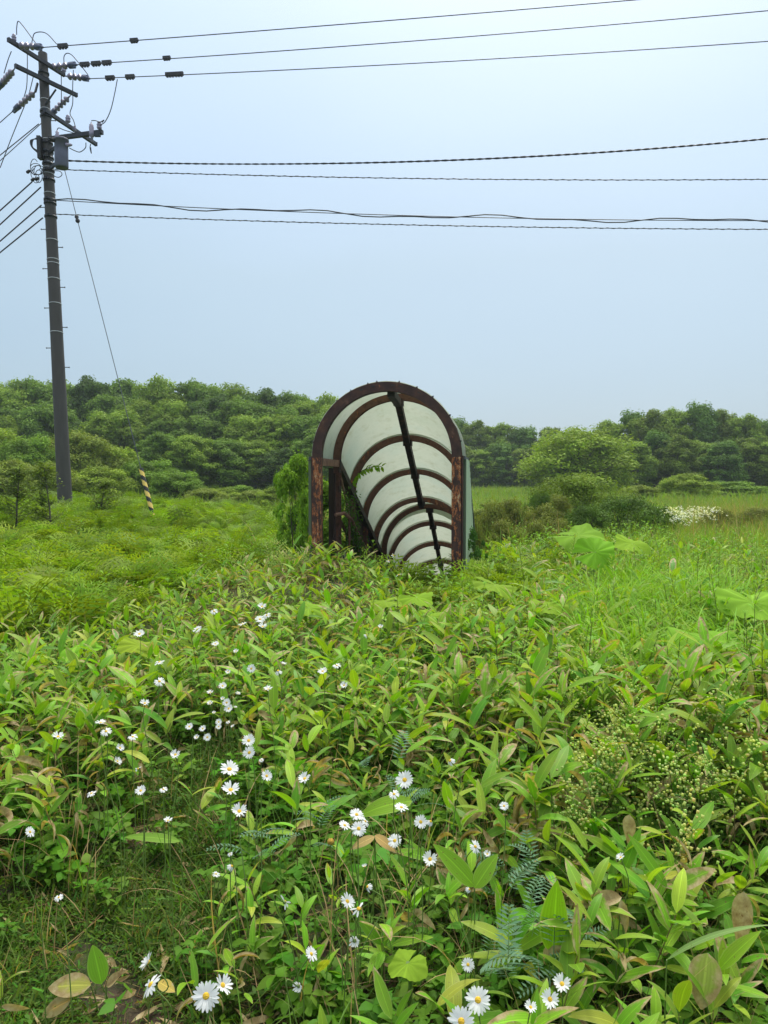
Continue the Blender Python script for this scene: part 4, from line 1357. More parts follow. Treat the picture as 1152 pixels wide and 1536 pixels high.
# ================================================================== BUTTERBUR: big round leaves
M['bur'] = leaf_material('butterbur_blade', .20, .75, .08, veins=False)
def butterbur_tm(Rr=.2, seg=44):
    rings = 6; V, F, A = [], [], []
    gap = rng.uniform(.05, .2)
    q1, q2, q3 = rng.uniform(0, 6.28, 3)
    col = np.array((.185, .33, .022)) * rj(.14)
    for i in range(rings + 1):
        r = Rr * i / rings
        for k in range(seg + 1):
            a = gap + (2 * math.pi - 2 * gap) * k / seg
            rr = r * (1 + (.09 * math.sin(3 * a + q1) + .05 * math.sin(7 * a + q2) + .025 * math.sin(21 * a)) * (i / rings))
            z = .16 * Rr * math.cos(3 * a + q3) * (i / rings) ** 2 - .16 * Rr * (i / rings) ** 2 + .07 * Rr * abs(math.sin(5.5 * a)) * (i / rings) + .03 * Rr * math.sin(13 * a + q1) * (i / rings) ** 2
            V.append((math.cos(a) * rr, math.sin(a) * rr, z)); A.append((i / rings, .25 + .2 * math.sin(11 * a), 0))
    V = np.array(V); kk = np.tile(np.arange(seg + 1), rings + 1); ang = gap + (2 * math.pi - 2 * gap) * kk / seg
    vein = np.abs(np.sin(5.5 * ang)) < .16
    col = np.where(vein[:, None], col * 1.35, col * rng.uniform(.92, 1.08, (len(V), 1)))
    for i in range(rings):
        for k in range(seg):
            b = i * (seg + 1) + k
            F.append((b, b + 1, b + seg + 2, b + seg + 1))
    t = Tm(); t.put(np.array(V), np.array(F), col, np.array(A, float)); return t.done()
bb_spec = [  # px, py, blade width px, height, tilt towards viewer, label
    (868, 803, 95, 1.02, -.35, 'largest pale butterbur leaf, standing highest beyond the long grass'),
    (893, 828, 70, .92, -1.0, 'butterbur leaf hanging upright below the highest one'),
    (948, 815, 60, .95, -.5, 'small butterbur leaf close beside the highest one'),
    (625, 896, 62, .60, -.3, 'pale butterbur leaf below the right front post'),
    (578, 903, 56, .58, -.2, 'flat butterbur leaf left of the pale one under the shelter'),
    (648, 925, 50, .52, -.5, 'darker butterbur leaf tucked beneath the pale one under the shelter'),
    (742, 878, 75, .70, -.2, 'grey green flat butterbur leaf below the meadow shrubs'),
    (820, 908, 70, .62, -.25, 'butterbur leaf with a drooping edge left of the long grass'),
    (1128, 903, 100, .72, -.45, 'big butterbur leaf at the edge beside the long grass'),
    (1060, 962, 120, .60, -.3, 'broad wavy butterbur leaf in front of the long grass'),
    (1000, 985, 70, .55, -.6, 'dark butterbur leaf beneath the broad wavy one'),
    (463, 912, 60, .62, -.35, 'rounded butterbur leaf left of the track among daisies'),
    (120, 972, 62, .55, -.3, 'round butterbur leaf on the left with a lighter leaf beside it'),
    (210, 968, 66, .56, -.2, 'yellowish butterbur leaf right of the round one'),
    (60, 872, 50, .75, -.4, 'butterbur leaf half hidden in the feathery ferns'),
    (612, 1445, 60, .36, -.2, 'small round butterbur leaf low among the nearest plants'),
]
for i, (px_, py_, wpx, hh, tl, lab) in enumerate(bb_spec):
    p = atz(px_, py_, hh * .73)
    dist = (p - Vector((0, 0, EYE))).length
    rr = wpx / FPX * dist / 2 * .84
    gz_ = float(ground(p.x, p.y))
    root = empty('butterbur_leaf', (p.x, p.y + .1, gz_), 0)
    tag(root, lab, 'leaf', 'butterbur leaves among the herbs')
    t = butterbur_tm(1.0)
    ob = link_mesh('blade', tm_mesh('blade', t, M['bur']), root)
    ob.location = (0, -.1, p.z - gz_); ob.scale = (rr, rr, rr)
    ob.rotation_euler = (-tl, rng.normal(0, .15), rng.uniform(0, 6.28)) if False else (0, 0, 0)
    ob.rotation_mode = 'XYZ'
    ob.rotation_euler = (Matrix.Rotation(-tl * .9, 3, 'X') @ Matrix.Rotation(float(rng.normal(0, .15)), 3, 'Y') @ Matrix.Rotation(float(rng.uniform(0, 6.28)), 3, 'Z')).to_euler()
    mb = MB(); mb.tube(arcpts([(0, 0, 0), (0.01, -.0, (p.z - gz_) * .5), (0, -.1, p.z - gz_)], 5), .006, 6)
    mb.build('stalk', M['stalk'] if 'stalk' in M else M.setdefault('stalk', plain('green_stalk', (.13, .21, .04), .5, 0, .15, 20)), root)

# ================================================================== SINGLE LEAVES that stand out
M['stalk'] = M.get('stalk') or plain('green_stalk', (.13, .21, .04), .5, 0, .15, 20)
SINGLE = [  # base px, tip px, base height, depth change of the tip, width px, colour, dryness, droop, label
 ((828, 1430), (836, 1322), .24, -.03, 36, (.21, .42, .02), 0, .15, 'widest upright bright green bamboo leaf on the lower right'),
 ((932, 1346), (862, 1360), .34, -.02, 24, (.40, .26, .11), .9, .3, 'split dry brown bamboo leaf lying level beside the upright bright one'),
 ((932, 1350), (938, 1400), .34, -.03, 15, (.34, .20, .10), .9, .2, 'narrow brown leaf hanging beneath the split dry one'),
 ((618, 1202), (543, 1224), .44, -.02, 26, (.25, .44, .03), 0, .9, 'arched green bamboo leaf just under the tall daisy'),
 ((562, 1255), (527, 1274), .38, -.02, 13, (.60, .42, .16), .3, .5, 'pale tan leaf tip pointing down to the left under the daisy cluster'),
 ((562, 1253), (594, 1279), .38, -.02, 15, (.66, .42, .16), .3, .4, 'orange tan leaf tip pointing down to the right under the daisy cluster'),
 ((136, 1478), (74, 1482), .10, .01, 28, (.42, .42, .08), .45, .3, 'yellowed blunt leaf lying flat in the bottom corner'),
 ((106, 1500), (64, 1524), .07, .0, 20, (.55, .36, .12), .5, .3, 'orange brown leaf just below the yellowed blunt one'),
 ((152, 1476), (139, 1418), .12, .02, 24, (.20, .42, .03), 0, .1, 'short upright green leaf rising beside the yellowed one'),
 ((160, 1480), (192, 1456), .12, .02, 15, (.42, .29, .14), .9, .2, 'torn brown leaf leaning away from the short upright green one'),
 ((238, 1473), (262, 1488), .22, -.02, 15, (.62, .46, .10), .2, .3, 'small yellow oval leaf right of the ragged daisy'),
 ((1062, 1430), (1052, 1512), .34, -.05, 38, (.30, .38, .06), .42, .3, 'broad dulled leaf hanging down with a brown torn tip in the right corner'),
 ((1116, 1338), (1106, 1418), .40, -.03, 30, (.30, .21, .12), .95, .3, 'large withered brown leaf hanging at the right edge'),
 ((944, 1222), (941, 1264), .42, -.02, 21, (.30, .20, .11), .95, .3, 'short withered brown leaf hanging in the middle of the right side'),
 ((712, 1330), (652, 1268), .36, .02, 26, (.22, .42, .025), 0, .3, 'long green leaf slanting up towards the lone cupped daisy'),
 ((712, 1332), (746, 1282), .36, .02, 24, (.23, .42, .03), 0, .2, 'green leaf slanting up to the right from the same stalk as the long one'),
 ((270, 1262), (190, 1256), .26, .0, 13, (.24, .43, .05), 0, .5, 'long bright leaf reaching left across the bare track'),
 ((1000, 1440), (1150, 1390), .40, -.1, 7, (.30, .46, .14), 0, 1.0, 'long arching pale grass blade crossing the right corner'),
]
for (b_, t_, h0, dY, wp, col_, dr_, dp_, lab) in SINGLE:
    P0 = atz(b_[0], b_[1], h0); P1 = at(t_[0], t_[1], P0.y + dY)
    L_ = (P1 - P0).length * (1 + .10 * dp_)
    dist = (P0 - Vector((0, 0, EYE))).length
    gz_ = float(ground(P0.x, P0.y))
    root = empty('bamboo_leaf', (P0.x, P0.y, gz_)); tag(root, lab, 'leaf')
    yv = (P1 - P0).normalized()
    view = (Vector((0, 0, EYE)) - P0).normalized(); nv = (view * .8 + UPV * .6)
    nv = (nv - yv * nv.dot(yv)).normalized(); xv = yv.cross(nv)
    t = Tm(); V_, F_, A_ = leaf_geo(L_, wp / FPX * dist, 12, dp_, .16 + .3 * (dr_ > .8), 'lance', curl=(.5 if dr_ > .8 else 0), twist=(.5 if dr_ > .8 else .1))
    # swing so that base and tip sit where they should in spite of the droop
    tip = V_[-2]; a0_ = math.atan2(tip[2], tip[1]); ca, sa = math.cos(-a0_), math.sin(-a0_)
    V_ = np.stack([V_[:, 0], V_[:, 1] * ca - V_[:, 2] * sa, V_[:, 1] * sa + V_[:, 2] * ca], 1)
    V_ = V_[:, :1] * np.array(xv) + V_[:, 1:2] * np.array(yv) + V_[:, 2:3] * np.array(nv)
    A_ = A_.copy(); A_[:, 2] = dr_
    t.put(V_, F_, np.array(col_), A_)
    ob = link_mesh('blade', tm_mesh('blade', t.done(), M['leaf']), root); ob.location = (0, 0, P0.z - gz_)
    mb = MB(); mb.tube([(rng.normal(0, .02), .03, -.02), (rng.normal(0, .008), .012, (P0.z - gz_) * .6), (0, 0, P0.z - gz_)], [.0026, .0022, .0014], 5)
    mb.build('stalk', M['stalk'], root)

# ================================================================== DAISIES
def petals_tm(n=20, L=.022, W=.0062, cup=.25, disc=.006, drop=0):
    t = Tm()
    for k in range(n):
        a = 2 * math.pi * k / n + rng.normal(0, .05)
        if drop and rng.random() < drop: continue
        add_leaf(t, (math.cos(a + math.pi / 2) * disc * .8, math.sin(a + math.pi / 2) * disc * .8, 0), rot(a, cup + rng.normal(0, .09), rng.normal(0, .12)), np.array((.86, .87, .86)) * rng.uniform(.94, 1), L=L * rng.uniform(.9, 1.08), W=W, seg=4, droop=rng.uniform(.1, .45), fold=.12, prof='petal')
    return t.done()
pet = [tm_mesh('petals', petals_tm(n_, cup=c_, drop=d_), M['petal']) for n_, c_, d_ in ((21, .18, 0), (19, .35, .05), (20, -.05, .06), (18, .6, .1), (16, -.7, .1), (9, -.3, .25), (20, .05, .15), (11, .9, .1))]
mb = MB(); mb.lathe((0, 0, -.003), UPV, [(0, .0058), (.003, .0068), (.005, .0058), (.0065, .0035), (.007, .0002)], 14); disc_o = mb.build('disc', M['yellow'])
disc_me = disc_o.data; bpy.data.objects.remove(disc_o)
mb = MB(); mb.lathe((0, 0, -.008), UPV, [(0, .0015), (.002, .005), (.005, .007), (.006, .004)], 10); cal_o = mb.build('calyx', M['stalk'])
cal_me = cal_o.data; bpy.data.objects.remove(cal_o)
# picture x, y, width; kind of head; facing: u up, f front, l left, r right, d down; label
D = [
 (309, 1494, 38, 0, 'f', 'largest low white daisy showing its yellow centre near the yellowed leaf'),
 (334, 1478, 30, 3, 'r', 'white daisy turned sideways right behind the largest low one'),
 (226, 1477, 34, 2, 'l', 'ragged white daisy facing away beside a yellowed leaf'),
 (222, 1443, 26, 3, 'l', 'half closed white daisy above the ragged one'),
 (692, 1532, 38, 0, 'f', 'white daisy cut by the lower edge of the view'),
 (717, 1500, 36, 0, 'u', 'white daisy with bright centre just above the one at the lower edge'),
 (825, 1499, 27, 3, 'f', 'cupped white daisy beside its smaller neighbour low on the right'),
 (843, 1476, 27, 3, 'u', 'plain white cupped daisy above the cupped pair low on the right'),
 (796, 1511, 19, 3, 'u', 'small white daisy left of the cupped one low on the right'),
 (702, 1447, 19, 0, 'f', 'small daisy with a big centre above a fern frond'),
 (448, 1479, 17, 4, 'd', 'drooping closed white daisy among rounded leaves'),
 (467, 1431, 22, 0, 'r', 'white daisy tilted up to the right above narrow leaves'),
 (532, 1411, 19, 4, 'd', 'nodding white daisy on a curved stem'),
 (521, 1352, 25, 1, 'r', 'large white daisy facing sideways over another with few petals'),
 (538, 1363, 22, 5, 'u', 'white daisy with only a few petals left beside the sideways one'),
 (551, 1330, 15, 4, 'l', 'sideways small white daisy above the one with few petals'),
 (547, 1300, 10, 7, 'u', 'tiny half open white daisy bud in the centre foreground'),
 (427, 1353, 19, 5, 'd', 'drooping white daisy with loose petals over dark leaves'),
 (348, 1299, 14, 4, 'r', 'small sideways daisy on a thin stem right of the bare track'),
 (324, 1311, 13, 2, 'u', 'small flat daisy left of the sideways one by the bare track'),
 (345, 1281, 8, 2, 'u', 'tiny white daisy above the small pair by the bare track'),
 (607, 1170, 30, 1, 'f', 'tall daisy with orange centre above the arched bamboo leaf'),
 (602, 1211, 23, 0, 'u', 'daisy on the tall stem just beneath the one with orange centre'),
 (591, 1191, 18, 2, 'u', 'pale daisy half hidden behind the arched bamboo leaf'),
 (645, 1289, 25, 3, 'f', 'cupped white daisy alone right of the centre cluster'),
 (592, 1261, 23, 0, 'u', 'flat white daisy right of the pale brown bamboo leaf'),
 (535, 1222, 23, 0, 'u', 'topmost daisy of the cluster above the pale brown bamboo leaf'),
 (548, 1232, 18, 2, 'r', 'right hand daisy of the cluster above the pale brown leaf'),
 (517, 1238, 20, 0, 'u', 'left hand daisy of the cluster above the pale brown leaf'),
 (538, 1243, 24, 0, 'f', 'lowest daisy of the cluster above the pale brown leaf'),
 (631, 1233, 22, 1, 'f', 'daisy with pale petals bunched beside a smaller bloom'),
 (646, 1232, 14, 4, 'r', 'small bloom joined to the right of the bunched daisy'),
 (457, 1168, 22, 3, 'u', 'white cupped daisy alone above folded bamboo leaves'),
 (400, 1164, 19, 1, 'r', 'twisted daisy left of the lone cupped one'),
 (344, 1154, 31, 1, 'u', 'wide white daisy over the bare track with a pale leaf beneath'),
 (346, 1185, 30, 3, 'u', 'flat backed white daisy on a pale stem under the wide one'),
 (359, 1217, 26, 3, 'u', 'white daisy lowest of the column over the bare track'),
 (373, 1111, 22, 1, 'f', 'bright daisy at the top of the column over the bare track'),
 (374, 1129, 21, 1, 'f', 'daisy directly beneath the bright one atop the column'),
 (392, 1140, 8, 2, 'u', 'tiny daisy bud right of the two bright ones'),
 (263, 1132, 17, 3, 'u', 'white daisy alone at the left edge of the bare track'),
 (211, 1186, 17, 1, 'u', 'lone daisy below left of the bare track'),
 (245, 1184, 13, 2, 'u', 'loose petalled daisy right of the lone one by the track'),
 (252, 1231, 15, 3, 'u', 'daisy low beside the tip of a long bamboo leaf'),
 (137, 1190, 15, 2, 'u', 'daisy lying on brown bamboo leaves'),
 (45, 1248, 16, 0, 'r', 'pale daisy with a yellow side at far left'),
 (87, 1105, 18, 3, 'u', 'leftmost daisy in the belt above the brown leaves'),
 (151, 1084, 17, 1, 'u', 'upper daisy of the pair in the left belt'),
 (159, 1097, 17, 2, 'u', 'lower daisy of the pair in the left belt'),
 (180, 1122, 14, 3, 'r', 'upper daisy of the leaning pair below the left belt'),
 (176, 1142, 15, 3, 'r', 'lower daisy of the leaning pair below the left belt'),
 (199, 1105, 16, 2, 'u', 'flat thin daisy at the end of the left belt'),
 (207, 1153, 10, 5, 'u', 'small worn daisy with yellow petals missing'),
 (217, 1055, 16, 3, 'u', 'daisy above the left belt beside a wide bamboo leaf'),
 (239, 993, 17, 2, 'u', 'upper daisy of the left hillside pair'),
 (239, 1022, 18, 2, 'u', 'lower daisy of the left hillside pair'),
 (209, 951, 18, 1, 'u', 'lone daisy above the round butterbur leaves'),
 (296, 944, 16, 0, 'u', 'flat daisy left of the hillside cluster'),
 (364, 936, 15, 0, 'u', 'left daisy of the hillside cluster'),
 (393, 910, 16, 3, 'u', 'highest daisy of the hillside cluster'),
 (390, 929, 17, 0, 'u', 'middle daisy of the hillside cluster'),
 (394, 940, 16, 3, 'u', 'lowest daisy of the hillside cluster'),
 (321, 917, 13, 2, 'u', 'left of two faint daisies high on the hillside'),
 (400, 923, 14, 2, 'u', 'faint daisy tucked behind the middle one of the hillside cluster'),
 (323, 966, 13, 1, 'u', 'dull daisy below the hillside cluster'),
 (354, 977, 10, 3, 'u', 'tiny daisy below right of the dull one'),
 (377, 1003, 15, 1, 'f', 'round faced daisy between the hillside cluster and the track'),
 (342, 1008, 10, 3, 'u', 'small daisy left of the round faced one'),
 (402, 1034, 17, 3, 'u', 'cupped daisy right of the track top'),
 (417, 1006, 15, 4, 'u', 'sideways flat daisy above the cupped one'),
 (425, 996, 12, 3, 'u', 'small daisy above the sideways flat one'),
 (484, 1007, 17, 1, 'u', 'left daisy of the pair in the middle of the slope'),
 (505, 998, 15, 2, 'u', 'right daisy of the pair in the middle of the slope'),
 (516, 1028, 14, 3, 'u', 'daisy just below the pair in the middle of the slope'),
 (550, 953, 10, 4, 'r', 'small daisy left of the tall herbs under the shelter'),
 (571, 940, 10, 3, 'u', 'tiny daisy between the tall herbs under the shelter'),
 (334, 1029, 14, 1, 'u', None), (340, 1054, 14, 1, 'f', None), (343, 1063, 15, 1, 'f', None), (315, 1039, 12, 3, 'u', None),
 (315, 1055, 11, 3, 'u', None), (328, 1083, 11, 1, 'u', None), (284, 1090, 13, 1, 'f', None), (304, 1093, 12, 1, 'f', None),
 (311, 1106, 13, 1, 'f', None), (295, 1106, 10, 3, 'u', None), (328, 1090, 10, 1, 'u', None), (357, 1040, 9, 1, 'u', None), (342, 1083, 7, 2, 'u', None), (349, 1089, 7, 1, 'u', None),
 (353, 1061, 7, 3, 'u', None), (321, 1069, 7, 3, 'u', None), (334, 1048, 8, 3, 'u', None),
 (675, 1141, 16, 4, 'l', 'sideways white daisy under a bamboo leaf right of centre'),
 (756, 1209, 15, 0, 'u', 'small starry daisy on the right beside a dead leaf'),
 (713, 1270, 20, 2, 'f', 'upper bloom of the small white pair beside the wide bamboo leaf'),
 (731, 1281, 12, 3, 'f', 'lower bloom of the small white pair beside the wide bamboo leaf'),
 (704, 1334, 11, 4, 'r', 'little white bloom hidden between bamboo leaves'),
 (931, 1286, 14, 3, 'u', 'white bloom lying on the bamboo leaves far right'),
 (88, 1346, 12, 2, 'u', 'small white bloom at the left edge of the track floor'),
 (590, 833, 10, 5, 'r', 'small white bloom nearest the shelter mouth'),
 (598, 862, 11, 5, 'l', 'white bloom against the pale sheets low in the shelter mouth'),
 (583, 841, 9, 5, 'u', 'white bloom against the dark rib foot in the shelter mouth'),
]
face = {'u': (0.0, -.45), 'f': (.0, -1.0), 'l': (-1.0, -.5), 'r': (1.0, -.4), 'd': (.5, 2.2)}
droot = []
for i, (px_, py_, wd, kd, fc, lab) in enumerate(D):
    hh = .56 if py_ > 900 else .8
    if py_ > 1400: hh = .36
    elif py_ > 1250: hh = .42
    elif lab is None: hh = .40
    hh += rng.uniform(-.04, .04)
    p = atz(px_, py_, hh)
    if py_ < 870: p = at(px_, py_, 7.7)
    gz_ = float(ground(p.x, p.y))
    dist = (p - Vector((0, 0, EYE))).length
    dia = wd / FPX * dist
    s_ = dia / .060
    if kd in (4, 5): s_ *= 1.15
    bx_, by_ = p.x + rng.uniform(-.04, .04), p.y + rng.uniform(.0, .08)
    root = empty('daisy', (bx_, by_, gz_))
    if lab is None:
        tag(root, 'small white daisy in the dense cluster at the top of the bare track', 'daisy', 'small daisies clustered at the top of the track')
    else:
        tag(root, lab, 'daisy')
    loc = Vector((p.x - bx_, p.y - by_, p.z - gz_))
    fx_, fy_ = face[fc]
    nrm = Vector((fx_ + rng.normal(0, .28), fy_ + rng.normal(0, .25), 1.0 if fc != 'd' else -.8)).normalized()
    q = nrm.to_track_quat('Z', 'Y')
    for me_, nm in ((pet[kd], 'petals'), (disc_me, 'disc'), (cal_me, 'calyx')):
        ob = link_mesh(nm, me_, root); ob.location = loc; ob.scale = (s_, s_, s_); ob.rotation_mode = 'QUATERNION'; ob.rotation_quaternion = q
    mb = MB()
    nd = nrm * (-.06 if dia < .08 else -.05)
    mb.tube(arcpts([(0, 0, -.02), Vector((loc.x * .3, loc.y * .3, loc.z * .55)), loc + nd + Vector((0, 0, -.03 if fc != 'd' else .02)), loc - nrm * .006 * s_], 5), .0016, 5, cap=False)
    mb.build('stem', M['stalk'], root)
# a spent daisy head
p = atz(496, 1262, .40); gz_ = float(ground(p.x, p.y))
root = empty('daisy', (p.x, p.y, gz_)); tag(root, 'spent daisy head, a bare orange brown button without petals', 'daisy')
mb = MB(); mb.lathe(Vector((0, 0, p.z - gz_ - .01)), UPV, [(0, .003), (.003, .009), (.01, .011), (.016, .008), (.019, .001)], 14); mb.build('disc', M['brownhead'], root)
mb = MB(); mb.tube([(0, 0, 0), (.01, 0, .2), (0, 0, p.z - gz_ - .01)], .0016, 5); mb.build('stem', M['stalk'], root)

# ================================================================== SHRUBS AND TREES
def crown_tm(puffs, n, S, col, flat=.55, jit=.12, inner=.25, seed=0, tris=True):
    """leaf clusters spread over and within rounded masses; puffs: (x, y, z, rx, ry, rz, brightness)"""
    r_ = np.random.default_rng(seed)
    P = np.array(puffs)
    ar = (P[:, 3] * P[:, 4]) ** .8 * P[:, 5] ** .4
    k = r_.choice(len(P), n, p=ar / ar.sum())
    d = r_.normal(size=(n, 3)); d[:, 2] = np.abs(d[:, 2]) * np.where(r_.random(n) < .8, 1, -1)
    d /= np.linalg.norm(d, axis=1, keepdims=True)
    # small lumps on each mass
    az = np.arctan2(d[:, 1], d[:, 0])
    lump = 1 + .10 * np.sin(az * 5 + P[k, 0] * 3) * np.cos(d[:, 2] * 6 + P[k, 1] * 5) + .06 * np.sin(az * 11 + k) * np.sin(d[:, 2] * 13)
    rad = np.where(r_.random(n) < inner, r_.random(n) ** .5, 1 - .42 * r_.random(n) ** 1.4 + .10 * r_.normal(size=n))
    rad = rad + .35 * (r_.random(n) < .03) * r_.random(n)
    pos = P[k, :3] + d * P[k, 3:6] * (rad * lump)[:, None]
    nrm = d + np.array((0, 0, flat)) + r_.normal(0, .45, (n, 3))
    nrm /= np.linalg.norm(nrm, axis=1, keepdims=True)
    a = np.cross(nrm, r_.normal(size=(n, 3))); a /= np.linalg.norm(a, axis=1, keepdims=True)
    b = np.cross(nrm, a)
    s = S * r_.uniform(.6, 1.35, n)[:, None]
    V = np.stack([pos - a * s, pos + b * s * .5 - nrm * s * .12, pos + a * s, pos - b * s * .5 - nrm * s * .15], 1).reshape(-1, 3)
    F = np.arange(4 * n).reshape(n, 4)
    c = np.array(col) * P[k, 6][:, None] * (1 + r_.uniform(-jit, jit, (n, 1))) * (1 + r_.uniform(-.06, .06, (n, 3)))
    return V, F, np.repeat(c, 4, axis=0), np.zeros((4 * n, 3))
def tree_meshes(H, Rr, n, S, col, seed, puffn=26, flat=.55, low=.25, trunk_r=.14, tier=.5, shape='dome', stems=1):
    r_ = np.random.default_rng(seed)
    puffs = []
    for k in range(puffn):
        a = r_.uniform(0, 6.28); q = math.sqrt(r_.random())
        h = low + (1 - low) * r_.random() ** .8
        lim = math.sqrt(max(.02, 1 - ((h - .47) / .57) ** 2)) if shape == 'dome' else (1.1 - .9 * max(0, h - .3))
        rr = Rr * lim * q * .85
        pr = Rr * (.10 + .20 * r_.random() ** 1.6)
        puffs.append((math.cos(a) * rr, math.sin(a) * rr, H * (h * .9), pr, pr * r_.uniform(.8, 1.2), pr * tier * r_.uniform(.7, 1.3), r_.uniform(.72, 1.28)))
    V, F, Cc, A = crown_tm(puffs, n, S, col, flat, seed=seed)
    V[:, 2] *= H / np.percentile(V[:, 2], 99.8)
    cm = mesh_np('crown', V, F, np.clip(Cc, 0, 1), A, M['crown'])
    mb = MB()
    for s_ in range(stems):
        lx, ly = (r_.normal(0, Rr * .3), r_.normal(0, Rr * .3)) if stems > 1 else (0, 0)
        mb.tube([(lx * .2, ly * .2, -.3), (lx * .5 + r_.normal(0, .1), ly * .5, H * .35), (lx, ly, H * .72)], [trunk_r, trunk_r * .75, trunk_r * .3], 7)
    for p in puffs[::max(2, puffn // 22)]:
        z0 = H * r_.uniform(.2, .45)
        mb.tube([(0, 0, z0), (p[0] * .5, p[1] * .5, (z0 + p[2]) / 2 + .1), (p[0], p[1], p[2])], [trunk_r * .45, trunk_r * .3, trunk_r * .1], 5)
    me = bpy.data.meshes.new('trunk'); me.from_pydata(mb.v, [], mb.f); me.materials.append(M['bark']); me.update()
    return cm, me
def place_tree(meshes, px_, ytop, Y_, wpx, H0, R0, name, label, cat='tree', group=None, z0=None):
    p = at(px_, ytop, Y_)
    gz_ = float(ground(p.x, p.y)) if z0 is None else z0
    Ht = p.z - gz_
    Wr = wpx / FPX * Y_ / 2
    root = empty(name, (p.x, p.y, gz_), float(rng.uniform(0, 6.28)))
    tag(root, label, cat, group)
    root.scale = (1.22 * Wr / R0, 1.22 * Wr / R0, Ht / H0)
    link_mesh('crown', meshes[0], root); link_mesh('trunk', meshes[1], root)
    return root
DK = (.140, .245, .028); MD = (.200, .310, .030); LG = (.235, .34, .028); YL = (.235, .345, .028)
wood = [tree_meshes(10, 4.2, 30000, .14, c_, 10 + i, 150, .55, .03, tier=.70) for i, c_ in enumerate((DK, MD, DK, MD, (.075, .14, .022)))]
light = [tree_meshes(7, 3.6, 24000, .11, c_, 30 + i, 120, .4, .02, tier=.9) for i, c_ in enumerate((LG, (.16, .28, .028), (.22, .29, .04)))]
conic = [tree_meshes(9, 3.2, 26000, .13, c_, 50 + i, 150, .4, .03, tier=1.05) for i, c_ in enumerate((MD, (.12, .23, .032), (.17, .25, .03)))]
# left wood, back row carrying the skyline
sky_l = [(-60, 566), (0, 568), (48, 570), (92, 574), (140, 568), (190, 572), (240, 570), (292, 573), (342, 577), (392, 584), (440, 592), (492, 596), (545, 606)]
for i, (x_, yt) in enumerate(sky_l):
    place_tree(wood[i % 5], x_, yt, 72 + rng.uniform(-4, 4), 98, 10, 4.2, 'wood_tree', 'spreading dark green tree in the back row of the wood behind the utility pole', group='back row of the wood behind the pole')
for i, x_ in enumerate(range(-60, 560, 47)):
    place_tree(wood[(i * 3) % 5], x_ + rng.uniform(-14, 14), 590 + .03 * x_ + rng.uniform(-8, 8), 67 + rng.uniform(-3, 3), 96, 10, 4.2, 'wood_tree', 'dark green tree just below the skyline of the wood behind the pole', group='second row of the wood behind the pole')
for i, x_ in enumerate(range(-50, 600, 42)):
    place_tree(wood[(i * 2 + 1) % 5], x_ + rng.uniform(-12, 12), 612 + .035 * x_ + rng.uniform(-14, 14), 62 + rng.uniform(-3, 3), 92, 10, 4.2, 'wood_tree', 'layered mid green tree in the middle row of the wood behind the pole', group='middle row of the wood behind the pole')
for i, x_ in enumerate(range(250, 640, 42)):
    place_tree(wood[i % 5], x_ + rng.uniform(-12, 12), 662 + rng.uniform(-14, 14), 55 + rng.uniform(-3, 3), 84, 10, 4.2, 'wood_tree', 'low dark tree at the foot of the wood between guy wire and shelter', group='dark foot of the wood beside the guy wire')
for i, (x_, yt, Y_, wp) in enumerate([(-20, 640, 42, 120), (45, 655, 40, 95), (118, 648, 42, 110), (170, 668, 44, 90), (225, 690, 42, 92), (20, 690, 34, 90), (150, 700, 36, 100), (265, 708, 38, 80), (75, 694, 33, 80)]):
    place_tree(light[i % 3], x_, yt, Y_, wp, 7, 3.6, 'broadleaf_tree', 'lighter yellow green tree in front of the dark wood around the pole', group='lighter trees around the pole')
# low growth strip in front of the left wood
for i, x_ in enumerate(range(270, 470, 30)):
    place_tree(light[(i + 1) % 3], x_ + rng.uniform(-8, 8), 733 + rng.uniform(-6, 4), 38 + rng.uniform(-3, 3), 66, 7, 3.6, 'low_bush', 'low rounded bush in the strip before the wood left of the shelter', 'bush', 'low bushes before the wood left of the shelter')
# middle wood
for i, (x_, yt) in enumerate([(640, 628), (680, 627), (716, 632), (752, 637), (790, 641), (828, 642), (866, 645), (905, 645)]):
    place_tree(conic[i % 3], x_, yt, 95 + rng.uniform(-4, 4), 64, 9, 3.2, 'wood_tree', 'mid green tree in the low distant wood right of the shelter', group='low distant wood right of the shelter')
for i, x_ in enumerate(range(650, 920, 34)):
    place_tree(conic[(i + 1) % 3], x_, 668 + rng.uniform(-6, 8), 86, 62, 9, 3.2, 'wood_tree', 'shorter tree before the low distant wood', group='shorter trees before the distant wood')
# right wood
for i, (x_, yt) in enumerate([(918, 632), (948, 618), (980, 616), (1014, 614), (1048, 606), (1082, 616), (1116, 624), (1150, 632), (1190, 634), (1230, 640)]):
    place_tree(conic[i % 3], x_, yt, 74 + rng.uniform(-3, 3), 66, 9, 3.2, 'wood_tree', 'rounded green tree along the top of the wood on the right', group='skyline trees of the wood on the right')
for i, x_ in enumerate(range(915, 1230, 34)):
    place_tree(conic[(i + 2) % 3], x_, 655 + rng.uniform(-8, 8), 67 + rng.uniform(-2, 2), 66, 9, 3.2, 'wood_tree', 'darker tree on the front slope of the wood on the right', group='front slope trees of the wood on the right')
